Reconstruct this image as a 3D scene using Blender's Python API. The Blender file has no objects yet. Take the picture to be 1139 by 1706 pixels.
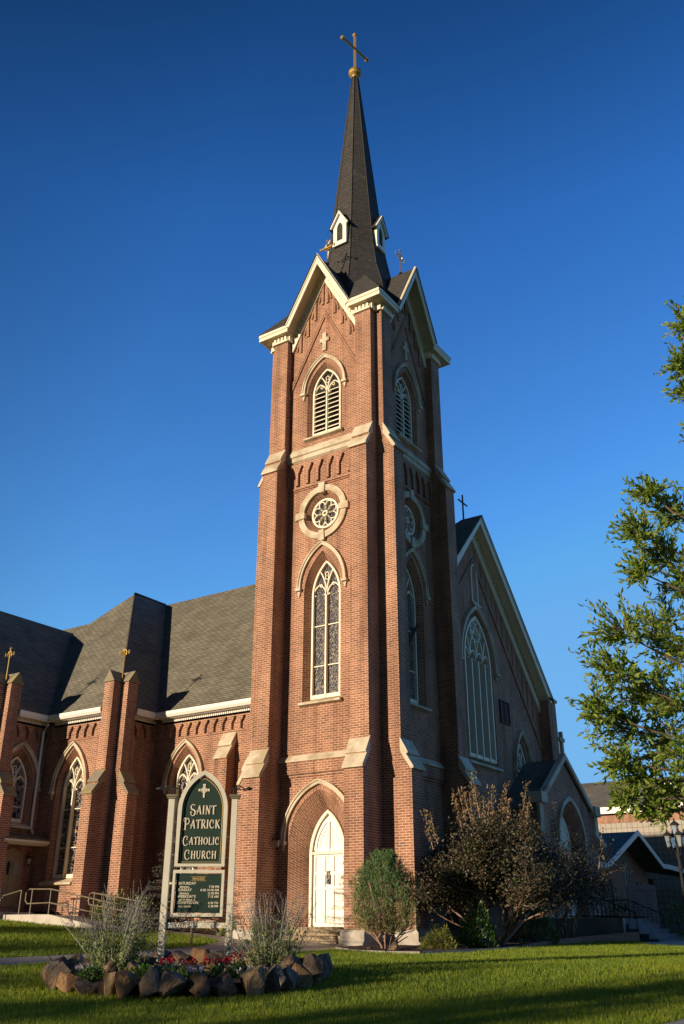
import bpy, math, random
import numpy as np
from mathutils import Vector, Matrix
from mathutils.geometry import tessellate_polygon, delaunay_2d_cdt
S = bpy.context.scene
R = math.radians
random.seed(7); rng = np.random.default_rng(7)

# ------------------------------------------------------------ camera
CAM = Vector((15.268, -25.079, 0.5425)); YAW, PITCH, ROLL = 0.5896, 0.4261, 0.002
fw = Vector((-math.sin(YAW)*math.cos(PITCH), math.cos(YAW)*math.cos(PITCH), math.sin(PITCH)))
rt = Vector((math.cos(YAW), math.sin(YAW), 0)); up = rt.cross(fw)
r2 = rt*math.cos(ROLL)+up*math.sin(ROLL); u2 = -rt*math.sin(ROLL)+up*math.cos(ROLL)
cd = bpy.data.cameras.new("camera"); cam = bpy.data.objects.new("camera", cd); S.collection.objects.link(cam)
cam.matrix_world = Matrix(((r2.x, u2.x, -fw.x, CAM.x), (r2.y, u2.y, -fw.y, CAM.y), (r2.z, u2.z, -fw.z, CAM.z), (0, 0, 0, 1)))
cd.sensor_fit = 'VERTICAL'; cd.sensor_height = 24; cd.lens = 24*1517.6/1706; cd.clip_end = 3000; cd.clip_start = .1
S.camera = cam
# ------------------------------------------------------------ light
SUN_EL, SUN_AZ = 10.8, 201.4          # azimuth clockwise from +Y, pointing TO the sun
sd = Vector((math.sin(R(SUN_AZ))*math.cos(R(SUN_EL)), math.cos(R(SUN_AZ))*math.cos(R(SUN_EL)), math.sin(R(SUN_EL))))
w = bpy.data.worlds.new("World"); S.world = w; w.use_nodes = True
nt = w.node_tree; nt.nodes.clear()
sky = nt.nodes.new('ShaderNodeTexSky'); sky.sky_type = 'NISHITA'; sky.sun_disc = False
sky.sun_elevation = R(SUN_EL); sky.sun_rotation = R(SUN_AZ)
sky.air_density = 1.25; sky.dust_density = 0.0; sky.ozone_density = 4.0; sky.altitude = 300
bg = nt.nodes.new('ShaderNodeBackground'); bg.inputs[1].default_value = 0.13
wo = nt.nodes.new('ShaderNodeOutputWorld'); tc = nt.nodes.new('ShaderNodeTexCoord'); sx = nt.nodes.new('ShaderNodeSeparateXYZ'); nt.links.new(tc.outputs['Generated'], sx.inputs[0])
cr = nt.nodes.new('ShaderNodeValToRGB'); el = cr.color_ramp.elements   # clear dry air: deeper and darker blue with height
for i_, (p_, c_) in enumerate(((0, (.74, .94, 1.0)), (.20, (.56, .83, 1.0)), (.41, (.405, .695, .98)), (.67, (.21, .50, .85)), (.80, (.10, .285, .50)), (1, (.08, .22, .42)))):
    e_ = el[i_] if i_ < 2 else el.new(p_)
    e_.position = p_; e_.color = (*c_, 1)
nt.links.new(sx.outputs[2], cr.inputs[0])
mx = nt.nodes.new('ShaderNodeVectorMath'); mx.operation = 'MULTIPLY'; mn = nt.nodes.new('ShaderNodeVectorMath'); mn.operation = 'MINIMUM'; mn.inputs[1].default_value = (1.1, 2.0, 3.1); nt.links.new(sky.outputs[0], mn.inputs[0]); nt.links.new(mn.outputs[0], mx.inputs[0]); nt.links.new(cr.outputs[0], mx.inputs[1])
ms = nt.nodes.new('ShaderNodeVectorMath'); ms.operation = 'SCALE'; ms.inputs['Scale'].default_value = 1.75; nt.links.new(mx.outputs[0], ms.inputs[0])
dp = nt.nodes.new('ShaderNodeVectorMath'); dp.operation = 'DOT_PRODUCT'; dp.inputs[1].default_value = (.355, .935, 0); nt.links.new(tc.outputs['Generated'], dp.inputs[0])
mr = nt.nodes.new('ShaderNodeMapRange'); mr.inputs['From Min'].default_value = -.35; mr.inputs['From Max'].default_value = .30; mr.inputs['To Min'].default_value = .12; mr.inputs['To Max'].default_value = 1.0; nt.links.new(dp.outputs['Value'], mr.inputs['Value'])
m2 = nt.nodes.new('ShaderNodeVectorMath'); m2.operation = 'SCALE'; nt.links.new(ms.outputs[0], m2.inputs[0]); nt.links.new(mr.outputs[0], m2.inputs['Scale'])
nt.links.new(m2.outputs[0], bg.inputs[0]); nt.links.new(bg.outputs[0], wo.inputs[0])
ld = bpy.data.lights.new("sun", 'SUN'); ld.energy = 5.0; ld.angle = R(.5); ld.color = (1, .83, .61)
sun = bpy.data.objects.new("sun", ld); S.collection.objects.link(sun); sun.rotation_euler = sd.to_track_quat('Z', 'Y').to_euler(); sun.location = (0, -20, 40)
S.view_settings.view_transform = 'Standard'; S.view_settings.look = 'None'; S.view_settings.exposure = 0.28; S.view_settings.gamma = 1

# ------------------------------------------------------------ materials
def mat(name, col=(.5, .5, .5), rough=.8, metal=0, spec=.5):
    m = bpy.data.materials.new(name); m.use_nodes = True; b = m.node_tree.nodes['Principled BSDF']
    b.inputs['Base Color'].default_value = (*col, 1); b.inputs['Roughness'].default_value = rough; b.inputs['Metallic'].default_value = metal
    b.inputs['Specular IOR Level'].default_value = spec
    return m
def N(m, t, **k):
    n = m.node_tree.nodes.new(t)
    for a, v in k.items(): setattr(n, a, v)
    return n
def LK(m, a, b): m.node_tree.links.new(a, b)
def BS(m): return m.node_tree.nodes['Principled BSDF']
def mixc(m, f, a, b, mode='MIX'):
    n = N(m, 'ShaderNodeMix', data_type='RGBA', blend_type=mode)
    if isinstance(f, (int, float)): n.inputs[0].default_value = f
    else: LK(m, f, n.inputs[0])
    for i, x in ((6, a), (7, b)):
        if isinstance(x, tuple): n.inputs[i].default_value = (*x, 1)
        else: LK(m, x, n.inputs[i])
    return n.outputs[2]
def noise(m, scale, detail=4, coord='Object', rough=.6):
    t = N(m, 'ShaderNodeTexCoord'); n = N(m, 'ShaderNodeTexNoise'); LK(m, t.outputs[coord], n.inputs['Vector'])
    n.inputs['Scale'].default_value = scale; n.inputs['Detail'].default_value = detail; n.inputs['Roughness'].default_value = rough
    return n.outputs['Fac']
def ramp(m, x, stops):
    n = N(m, 'ShaderNodeValToRGB'); LK(m, x, n.inputs[0]); e = n.color_ramp.elements
    while len(e) < len(stops): e.new(.5)
    for i, (p, c) in enumerate(stops): e[i].position = p; e[i].color = (*c, 1) if isinstance(c, tuple) else (c, c, c, 1)
    return n.outputs[0]
def bump(m, h, s=.3, d=.02):
    n = N(m, 'ShaderNodeBump'); n.inputs['Strength'].default_value = s; n.inputs['Distance'].default_value = d
    LK(m, h, n.inputs['Height']); LK(m, n.outputs[0], BS(m).inputs['Normal'])
def noisy(name, c1, c2, scale=3, rough=.85, b=.2, c3=None, scale3=.5, metal=0, bd=.01, spec=.5):
    m = mat(name, c1, rough, metal, spec); f = noise(m, scale)
    f2 = ramp(m, f, [(.3, 0.), (.7, 1.)]); c = mixc(m, f2, c1, c2)
    if c3:
        g = ramp(m, noise(m, scale3, 5), [(.45, 0.), (.62, 1.)]); c = mixc(m, g, c, c3)
    LK(m, c, BS(m).inputs['Base Color']); bump(m, noise(m, scale*6), b, bd); return m
def brickmat(name, bw, rh, ms, c1, c2, mort, off=.5, rough=.88, bias=0, bs=.5, bd=.008, c3=None, freq=2, rot=0, wob=0, big=(.86, 1.1), age=False):
    m = mat(name, c1, rough); uv = N(m, 'ShaderNodeUVMap'); v = uv.outputs[0]
    if rot:
        mp = N(m, 'ShaderNodeMapping'); mp.inputs['Rotation'].default_value = (0, 0, rot); LK(m, v, mp.inputs[0]); v = mp.outputs[0]
    if wob:
        t = N(m, 'ShaderNodeTexNoise'); t.inputs['Scale'].default_value = 5; LK(m, v, t.inputs['Vector'])
        va = N(m, 'ShaderNodeVectorMath', operation='MULTIPLY_ADD'); LK(m, t.outputs['Color'], va.inputs[0]); va.inputs[1].default_value = (wob, wob, wob); LK(m, v, va.inputs[2]); v = va.outputs[0]
    br = N(m, 'ShaderNodeTexBrick', offset=off, offset_frequency=freq); LK(m, v, br.inputs['Vector'])
    br.inputs['Scale'].default_value = 1; br.inputs['Brick Width'].default_value = bw; br.inputs['Row Height'].default_value = rh
    br.inputs['Mortar Size'].default_value = ms; br.inputs['Mortar Smooth'].default_value = .25; br.inputs['Bias'].default_value = bias
    for k, c in (('Color1', c1), ('Color2', c2), ('Mortar', mort)): br.inputs[k].default_value = (*c, 1)
    c = br.outputs['Color']
    if c3:   # a few odd dark bricks
        vo = N(m, 'ShaderNodeTexVoronoi'); vo.inputs['Scale'].default_value = 1
        mp2 = N(m, 'ShaderNodeMapping'); mp2.inputs['Scale'].default_value = (1/bw, 1/rh, 1); LK(m, v, mp2.inputs[0]); LK(m, mp2.outputs[0], vo.inputs['Vector'])
        sp = N(m, 'ShaderNodeSeparateColor'); LK(m, vo.outputs['Color'], sp.inputs[0])
        g = ramp(m, sp.outputs[0], [(.965, 0.), (.985, .8)])
        inv = N(m, 'ShaderNodeMath', operation='SUBTRACT'); inv.inputs[0].default_value = 1; LK(m, br.outputs['Fac'], inv.inputs[1])
        mu = N(m, 'ShaderNodeMath', operation='MULTIPLY'); LK(m, g, mu.inputs[0]); LK(m, inv.outputs[0], mu.inputs[1])
        c = mixc(m, mu.outputs[0], c, c3)
    f = ramp(m, noise(m, .8, 5), [(.3, (big[0],)*3), (.7, (big[1],)*3)])
    c = mixc(m, 1.0, c, f, 'MULTIPLY')
    if age: # rain streaks, soot and pale efflorescence low on the walls
        g = N(m, 'ShaderNodeNewGeometry'); mp3 = N(m, 'ShaderNodeMapping'); mp3.inputs['Scale'].default_value = (2.6, 2.6, .22); LK(m, g.outputs['Position'], mp3.inputs[0])
        n3 = N(m, 'ShaderNodeTexNoise'); n3.inputs['Scale'].default_value = 1; n3.inputs['Detail'].default_value = 5; LK(m, mp3.outputs[0], n3.inputs['Vector'])
        c = mixc(m, 1.0, c, ramp(m, n3.outputs['Fac'], [(.34, (.70, .66, .64)), (.55, (1.04,)*3)]), 'MULTIPLY')
        sz_ = N(m, 'ShaderNodeSeparateXYZ'); LK(m, g.outputs['Position'], sz_.inputs[0]); lo = ramp(m, sz_.outputs[2], [(0, 1.), (1, 0.)])
        lo2 = N(m, 'ShaderNodeMapRange'); LK(m, sz_.outputs[2], lo2.inputs['Value']); lo2.inputs['From Min'].default_value = .3; lo2.inputs['From Max'].default_value = 2.6; lo2.inputs['To Min'].default_value = .75; lo2.inputs['To Max'].default_value = 0
        pn = ramp(m, noise(m, 1.7, 7), [(.48, 0.), (.66, 1.)]); pm = N(m, 'ShaderNodeMath', operation='MULTIPLY'); LK(m, pn, pm.inputs[0]); LK(m, lo2.outputs[0], pm.inputs[1])
        c = mixc(m, pm.outputs[0], c, (.50, .36, .29))
    LK(m, c, BS(m).inputs['Base Color'])
    inv = N(m, 'ShaderNodeMath', operation='SUBTRACT'); inv.inputs[0].default_value = 1; LK(m, br.outputs['Fac'], inv.inputs[1])
    ad = N(m, 'ShaderNodeMath', operation='MULTIPLY_ADD'); LK(m, noise(m, 40), ad.inputs[0]); ad.inputs[1].default_value = .35; LK(m, inv.outputs[0], ad.inputs[2])
    bump(m, ad.outputs[0], bs, bd); return m
M = {}
M['brick'] = brickmat('red_brick', .235, .0765, .011, (.375, .152, .082), (.225, .084, .049), (.56, .39, .27), c3=(.14, .075, .06), big=(.72, 1.12), age=True)
M['brick2'] = brickmat('hall_brick', .235, .0765, .009, (.30, .12, .07), (.24, .085, .05), (.33, .2, .14))
M['block'] = brickmat('pale_block', .42, .42, .022, (.42, .37, .31), (.38, .335, .28), (.20, .175, .15), off=0)
M['stone'] = noisy('weathered_limestone', (.63, .54, .41), (.55, .47, .35), 2.2, .85, .3, (.40, .31, .20), 1.3)
M['moss'] = noisy('lichen_stone', (.26, .22, .16), (.20, .17, .125), 5, .9, .3, (.30, .23, .09), 2)
M['cream'] = noisy('cream_paint', (.80, .72, .56), (.74, .66, .50), 1.5, .5, .08)
M['white'] = noisy('white_paint', (.82, .78, .70), (.78, .73, .65), 1.5, .45, .05)
M['soffit'] = brickmat('boarded_soffit', 9, .09, .006, (.6, .5, .33), (.58, .48, .32), (.34, .27, .17))
M['roof'] = brickmat('grey_brown_shingle', .32, .13, .012, (.225, .203, .15), (.15, .135, .10), (.05, .043, .034), bs=1, bd=.02, wob=.03, big=(.74, 1.18))
M['spire'] = brickmat('charcoal_shingle', .20, .11, .010, (.068, .06, .055), (.04, .036, .034), (.015, .013, .012), bs=1, bd=.02, c3=(.10, .095, .085), wob=.01)
M['gold'] = mat('gilded_metal', (.75, .5, .16), .32, .85)
M['ochre'] = noisy('ochre_gilt', (.52, .33, .09), (.44, .27, .07), 6, .42, .1, metal=.3)
M['iron'] = noisy('black_iron', (.02, .02, .022), (.035, .03, .03), 8, .7, .1, spec=.2)
M['rail'] = noisy('tan_rail_paint', (.22, .18, .11), (.15, .12, .08), 6, .4, .1)
M['dark'] = mat('dark_void', (.012, .011, .012), .9)
M['concrete'] = noisy('concrete', (.38, .34, .29), (.32, .29, .25), 2.5, .9, .3, (.24, .21, .18), .8)
M['base'] = noisy('whitewashed_base', (.55, .49, .42), (.46, .41, .35), 3, .9, .3, (.36, .31, .26), 1.2)
M['stepwood'] = brickmat('tan_boards', .16, 5, .006, (.34, .26, .17), (.32, .245, .16), (.16, .12, .08), off=0)
M['mulch'] = noisy('bark_mulch', (.06, .03, .022), (.02, .012, .01), 22, .95, 1, (.10, .06, .045), 9, bd=.04)
M['bark'] = noisy('bark', (.22, .16, .11), (.12, .085, .06), 12, .9, .6)
M['palebark'] = noisy('pale_stem_bark', (.38, .24, .17), (.24, .15, .11), 12, .8, .4)
M['signpost'] = noisy('sign_post_paint', (.66, .61, .49), (.56, .52, .41), 4, .5, .1)
M['green'] = noisy('sign_green', (.005, .030, .018), (.004, .022, .014), 9, .5, .1)
M['letter'] = mat('sign_letter_ivory', (.68, .60, .45), .5)
M['gletter'] = mat('sign_letter_gold', (.5, .34, .12), .5)
M['lamp_glass'] = mat('lamp_glass', (.75, .72, .62), .15); BS(M['lamp_glass']).inputs['Transmission Weight'].default_value = .7
M['granite'] = noisy('pink_granite', (.27, .2, .18), (.22, .165, .15), 30, .6, .1)
M['shadeconc'] = noisy('shade_darkened_concrete', (.17, .16, .15), (.12, .115, .11), 2.5, .9, .3, (.09, .088, .085), .8)  # concrete colour darkened to stand in for shade on porch steps and platform
M['engr'] = mat('engraving', (.11, .08, .07), .8)
M['door'] = noisy('tan_door', (.36, .27, .15), (.3, .22, .12), 3, .6, .1)
def rockmat():
    m = mat('basalt_rock', (.1, .07, .05), .92); oi = N(m, 'ShaderNodeObjectInfo'); base = oi.outputs['Color']
    g = ramp(m, noise(m, 4, 8), [(.35, (.45,)*3), (.65, (1.35,)*3)]); c = mixc(m, 1.0, base, g, 'MULTIPLY')
    g2 = ramp(m, noise(m, 2.3, 6), [(.55, 0.), (.66, 1.)]); c = mixc(m, g2, c, (.24, .15, .075))
    LK(m, c, BS(m).inputs['Base Color']); bump(m, noise(m, 14, 9), .8, .05); return m
M['rock'] = rockmat()
def glassmat(name, diamond):
    m = mat(name, (.02, .02, .03), .12, 0, .8); uv = N(m, 'ShaderNodeUVMap')
    if diamond:
        mp = N(m, 'ShaderNodeMapping'); mp.inputs['Rotation'].default_value = (0, 0, R(45)); mp.inputs['Scale'].default_value = (1.25, .8, 1)
        mp.vector_type = 'POINT'; mp0 = N(m, 'ShaderNodeMapping'); mp0.inputs['Scale'].default_value = (1.5, .85, 1); LK(m, uv.outputs[0], mp0.inputs[0])
        mp.inputs['Scale'].default_value = (1, 1, 1); LK(m, mp0.outputs[0], mp.inputs[0])
        br = N(m, 'ShaderNodeTexBrick', offset=0); LK(m, mp.outputs[0], br.inputs['Vector']); br.inputs['Scale'].default_value = 1
        br.inputs['Brick Width'].default_value = .11; br.inputs['Row Height'].default_value = .11; br.inputs['Mortar Size'].default_value = .008
        for k, c in (('Color1', (.035, .04, .075)), ('Color2', (.02, .018, .03)), ('Mortar', (.20, .18, .15))): br.inputs[k].default_value = (*c, 1)
        c = br.outputs['Color']
        n = N(m, 'ShaderNodeTexVoronoi'); n.inputs['Scale'].default_value = 24; LK(m, uv.outputs[0], n.inputs['Vector'])
        sp = N(m, 'ShaderNodeSeparateColor'); LK(m, n.outputs['Color'], sp.inputs[0])
        c = mixc(m, ramp(m, sp.outputs[1], [(.78, 0.), (.82, 1.)]), c, (.30, .25, .19))  # pale glints and blotchy reflections painted into the pane colour
    else:
        n = N(m, 'ShaderNodeTexVoronoi', feature='DISTANCE_TO_EDGE'); n.inputs['Scale'].default_value = 5.5
        t = N(m, 'ShaderNodeTexNoise'); t.inputs['Scale'].default_value = 4; LK(m, uv.outputs[0], t.inputs['Vector'])
        va = N(m, 'ShaderNodeVectorMath', operation='MULTIPLY_ADD'); LK(m, t.outputs['Color'], va.inputs[0]); va.inputs[1].default_value = (.35, .35, .35); LK(m, uv.outputs[0], va.inputs[2])
        LK(m, va.outputs[0], n.inputs['Vector'])
        c = mixc(m, ramp(m, n.outputs[0], [(.05, 1.), (.075, 0.)]), (.012, .013, .018), (.26, .22, .20))
        v2 = N(m, 'ShaderNodeTexVoronoi'); v2.inputs['Scale'].default_value = 5.5; LK(m, va.outputs[0], v2.inputs['Vector'])
        sp = N(m, 'ShaderNodeSeparateColor'); LK(m, v2.outputs['Color'], sp.inputs[0])
        c = mixc(m, ramp(m, sp.outputs[0], [(.80, 0.), (.82, 1.)]), c, (.11, .12, .16))
        c = mixc(m, ramp(m, sp.outputs[1], [(.9, 0.), (.92, 1.)]), c, (.42, .30, .16))
    LK(m, c, BS(m).inputs['Base Color'])
    b = N(m, 'ShaderNodeTexNoise'); b.inputs['Scale'].default_value = 7; LK(m, uv.outputs[0], b.inputs['Vector']); bump(m, b.outputs['Fac'], .5, .02)
    return m
M['lead'] = glassmat('leaded_diamond_glass', True); M['stain'] = glassmat('stained_glass', False)
def leafmat(name, cols, trans=.35, rough=.5):
    m = bpy.data.materials.new(name); m.use_nodes = True; b = BS(m)
    g = N(m, 'ShaderNodeNewGeometry'); st = [(i/(len(cols)-1), c) for i, c in enumerate(cols)]
    c = ramp(m, g.outputs['Random Per Island'], st); LK(m, c, b.inputs['Base Color']); b.inputs['Roughness'].default_value = rough
    t = N(m, 'ShaderNodeBsdfTranslucent'); LK(m, c, t.inputs[0]); x = N(m, 'ShaderNodeMixShader'); x.inputs[0].default_value = trans
    LK(m, b.outputs[0], x.inputs[1]); LK(m, t.outputs[0], x.inputs[2]); LK(m, x.outputs[0], m.node_tree.nodes['Material Output'].inputs[0]); return m
M['leaf'] = leafmat('tree_leaf', [(.13, .22, .02), (.28, .38, .05), (.19, .30, .03), (.42, .48, .11)], .5)
M['plum'] = leafmat('dark_shrub_leaf', [(.035, .045, .02), (.065, .06, .03), (.105, .06, .038), (.035, .055, .02), (.13, .09, .042)], .2)
M['plumtip'] = leafmat('bronze_tip_leaf', [(.26, .15, .08), (.22, .19, .06), (.30, .17, .11), (.18, .15, .05)], .35)
M['juniper'] = leafmat('juniper_green', [(.08, .16, .055), (.14, .23, .07), (.19, .29, .11)], .15, .7)
M['juniperdry'] = leafmat('juniper_dry', [(.34, .30, .13), (.27, .27, .11), (.18, .22, .08), (.40, .32, .17)], .15, .8)
M['box'] = leafmat('glossy_green_leaf', [(.03, .07, .015), (.06, .13, .02), (.10, .2, .03)], .25, .3)
M['yellowleaf'] = leafmat('yellow_green_leaf', [(.20, .22, .03), (.28, .28, .05), (.14, .18, .03)], .3)
M['sageleaf'] = leafmat('sage_leaf', [(.18, .24, .07), (.26, .30, .11), (.13, .19, .05)], .3)
M['sageflower'] = leafmat('sage_flower', [(.12, .10, .15), (.17, .14, .20), (.10, .085, .11), (.16, .14, .14)], .3)
M['pale'] = leafmat('sage_stem', [(.30, .30, .24), (.22, .23, .17)], .1)
M['red'] = leafmat('red_petal', [(.26, .006, .015), (.36, .01, .02), (.18, .004, .01)], .3)
M['petal'] = leafmat('pale_petal', [(.62, .56, .6), (.5, .42, .58), (.66, .6, .56)], .3)
M['hosta'] = leafmat('variegated_leaf', [(.42, .42, .14), (.10, .18, .04), (.5, .5, .24), (.12, .22, .05)], .3)
M['bluefir'] = leafmat('grey_green_needle', [(.12, .15, .10), (.17, .2, .13), (.09, .12, .08)], .15, .7)
def patchy(m):
    nt_ = m.node_tree; b = BS(m); c0_ = b.inputs['Base Color'].links[0].from_socket
    f = ramp(m, noise(m, .55, 6), [(.30, (.62, .72, .6)), (.5, (1, 1, 1)), (.68, (1.28, 1.12, 1.1))]); c1_ = mixc(m, 1.0, c0_, f, 'MULTIPLY')
    for l in list(nt_.links):
        if l.from_socket == c0_ and l.to_node != c1_.node: t_ = l.to_socket; nt_.links.remove(l); nt_.links.new(c1_, t_)
M['blade'] = leafmat('grass_blade', [(.12, .19, .010), (.22, .30, .014), (.16, .24, .010), (.34, .36, .03)], .35, .6); patchy(M['blade'])
def lawnmat():
    m = mat('lawn', (.06, .12, .01), .95); c = mixc(m, ramp(m, noise(m, 1.2, 6), [(.3, 0.), (.7, 1.)]), (.07, .12, .010), (.11, .16, .014))
    c = mixc(m, ramp(m, noise(m, 18, 5), [(.4, 0.), (.65, .7)]), c, (.045, .08, .008)); LK(m, c, BS(m).inputs['Base Color']); bump(m, noise(m, 35, 6), 1, .06); return m
M['lawn'] = lawnmat()

# ------------------------------------------------------------ mesh builder
col = S.collection
class MB:
    def __init__(s): s.v = []; s.f = []; s.uv = []; s.smooth = False
    def face(s, pts, uvs=None):
        i = len(s.v); s.v += [tuple(p) for p in pts]; s.f.append(tuple(range(i, i+len(pts))))
        if uvs is None:
            p = [Vector(q) for q in pts]; n = Vector((0, 0, 0))
            for k in range(len(p)): a = p[k]; b = p[(k+1) % len(p)]; n += a.cross(b)
            n = n.normalized() if n.length > 1e-12 else Vector((0, 0, 1))
            if abs(n.z) > .999: uvs = [(q.x, q.y) for q in p]
            else:
                t = Vector((-n.y, n.x, 0)).normalized(); b = n.cross(t)
                if abs(n.x) > .99 or abs(n.y) > .99: b = Vector((0, 0, 1))
                uvs = [(q.dot(t), q.dot(b)) for q in p]
        s.uv += uvs
    def build(s, name, m, parent=None, label=None):
        me = bpy.data.meshes.new(name); off = parent_origin(parent)
        v = [(a-off[0], b-off[1], c-off[2]) for a, b, c in s.v]
        me.from_pydata(v, [], s.f); u = me.uv_layers.new(name='UVMap')
        u.data.foreach_set('uv', np.array(s.uv, dtype=np.float32).ravel())
        if s.smooth: me.polygons.foreach_set('use_smooth', [True]*len(me.polygons))
        me.materials.append(m if not isinstance(m, str) else M[m]); me.validate()
        o = bpy.data.objects.new(name, me); col.objects.link(o)
        if parent: o.parent = parent
        if label: o['label'] = label
        return o
def parent_origin(p):
    x = Vector((0, 0, 0))
    while p: x += p.location; p = p.parent
    return x
def thing(name, label, cat, loc=(0, 0, 0), group=None):
    o = bpy.data.objects.new(name, None); col.objects.link(o); o.location = loc; o.empty_display_size = .2
    tag(o, label, cat, group); return o
def tag(o, label, cat, group=None):
    o['label'] = label; o['category'] = cat
    if group: o['group'] = group
    return o
def struct(o, kind='structure', label=None, cat=None):
    o['kind'] = kind
    if label: o['label'] = label
    if cat: o['category'] = cat
    return o
def frame(O, sd_, dd_): # local (s along wall, d outward, z)
    return lambda s, d, z: (O[0]+sd_[0]*s+dd_[0]*d, O[1]+sd_[1]*s+dd_[1]*d, (O[2] if len(O) > 2 else 0)+z)
def box(mb, L, s0, s1, d0, d1, z0, z1, skip=''):
    P = [L(s, d, z) for s in (s0, s1) for d in (d0, d1) for z in (z0, z1)]
    for k, q in (('s', (0, 1, 3, 2)), ('S', (4, 6, 7, 5)), ('d', (0, 4, 5, 1)), ('D', (2, 3, 7, 6)), ('z', (0, 2, 6, 4)), ('Z', (1, 5, 7, 3))):
        if k not in skip: mb.face([P[i] for i in q])
ID = frame((0, 0), (1, 0), (0, 1))
def wbox(mb, x0, x1, y0, y1, z0, z1): box(mb, ID, x0, x1, y0, y1, z0, z1)
def prof(mb, L, poly, s0, s1): # extrude (d,z) profile along s
    mb.face([L(s0, d, z) for d, z in poly]); mb.face([L(s1, d, z) for d, z in reversed(poly)])
    for i in range(len(poly)):
        a = poly[i]; b = poly[(i+1) % len(poly)]; mb.face([L(s0, *b), L(s0, *a), L(s1, *a), L(s1, *b)])
def plate(mb, L, poly, d0, d1, back=True): # extrude (s,z) polygon along d
    t = tessellate_polygon([[Vector((a, b, 0)) for a, b in poly]])
    for tr in t:
        mb.face([L(poly[i][0], d1, poly[i][1]) for i in tr])
        if back: mb.face([L(poly[i][0], d0, poly[i][1]) for i in reversed(tr)])
    for i in range(len(poly)):
        a = poly[i]; b = poly[(i+1) % len(poly)]; mb.face([L(a[0], d0, a[1]), L(b[0], d0, b[1]), L(b[0], d1, b[1]), L(a[0], d1, a[1])])
def holed(mb, L, outer, holes, d):
    allp = list(outer)
    for h in holes: allp += h
    for tr in tessellate_polygon([[Vector((a, b, 0)) for a, b in outer]]+[[Vector((a, b, 0)) for a, b in h] for h in holes]):
        mb.face([L(allp[i][0], d, allp[i][1]) for i in tr])
def arc(c, h, zs, za, n=10): # pointed arch from right spring to left spring
    H = za-zs; Rr = (h*h+H*H)/(2*h); a1 = math.asin(min(1, H/Rr)); r = []
    for i in range(n+1):
        a = a1*i/n; r.append((c+h-Rr+Rr*math.cos(a), zs+Rr*math.sin(a)))
    return r+[(2*c-x, z) for x, z in reversed(r[:-1])]
def archo(c, h, zb, zs, za, n=10): return [(c-h, zb), (c+h, zb)]+arc(c, h, zs, za, n)
def circ(c, z, r, n=32, ph=0): return [(c+r*math.cos(ph+2*math.pi*i/n), z+r*math.sin(ph+2*math.pi*i/n)) for i in range(n)]
def loft(mb, L, A, dA, B, dB, closed=True, skipfirst=False, vert=False):
    n = len(A); acc = 0
    for i in range(n if closed else n-1):
        a, a2, b, b2 = A[i], A[(i+1) % n], B[i], B[(i+1) % n]
        l = math.hypot(a2[0]-a[0], a2[1]-a[1]); w_ = math.dist(L(a[0], dA, a[1]), L(b[0], dB, b[1]))
        if not (skipfirst and i == 0):
            if vert and abs(a[0]-a2[0]) < 1e-6: uv = [(0, a[1]), (0, a2[1]), (w_, a2[1]), (w_, a[1])]
            else: uv = [(0, acc), (0, acc+l), (w_, acc+l), (w_, acc)]
            mb.face([L(a[0], dA, a[1]), L(a2[0], dA, a2[1]), L(b2[0], dB, b2[1]), L(b[0], dB, b[1])], uv)
        acc += l
def bar(mb, L, pts, w_, d0, d1, closed=False): # flat bar following a path in the wall plane
    n = len(pts); o1 = []; o2 = []
    for i in range(n):
        if closed: p, q = pts[i-1], pts[(i+1) % n]
        else: p, q = pts[max(0, i-1)], pts[min(n-1, i+1)]
        tx, tz = q[0]-p[0], q[1]-p[1]; l = math.hypot(tx, tz) or 1; nx, nz = -tz/l*w_/2, tx/l*w_/2
        if not closed and 0 < i < n-1: # mitre
            a = Vector((pts[i][0]-pts[i-1][0], pts[i][1]-pts[i-1][1])); b = Vector((pts[i+1][0]-pts[i][0], pts[i+1][1]-pts[i][1]))
            if a.length > 1e-9 and b.length > 1e-9:
                k = max(.35, math.cos(a.angle(b)/2)); nx /= k; nz /= k
        o1.append((pts[i][0]+nx, pts[i][1]+nz)); o2.append((pts[i][0]-nx, pts[i][1]-nz))
    m_ = n if closed else n-1; acc = 0
    for i in range(m_):
        j = (i+1) % n; l = math.dist(pts[i], pts[j]); uv = [(0, acc), (0, acc+l), (w_, acc+l), (w_, acc)]; acc += l
        mb.face([L(o1[i][0], d1, o1[i][1]), L(o1[j][0], d1, o1[j][1]), L(o2[j][0], d1, o2[j][1]), L(o2[i][0], d1, o2[i][1])], uv)
        mb.face([L(o1[i][0], d0, o1[i][1]), L(o1[j][0], d0, o1[j][1]), L(o1[j][0], d1, o1[j][1]), L(o1[i][0], d1, o1[i][1])])
        mb.face([L(o2[i][0], d1, o2[i][1]), L(o2[j][0], d1, o2[j][1]), L(o2[j][0], d0, o2[j][1]), L(o2[i][0], d0, o2[i][1])])
    if not closed:
        for i in (0, n-1): mb.face([L(o1[i][0], d0, o1[i][1]), L(o1[i][0], d1, o1[i][1]), L(o2[i][0], d1, o2[i][1]), L(o2[i][0], d0, o2[i][1])])
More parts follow.
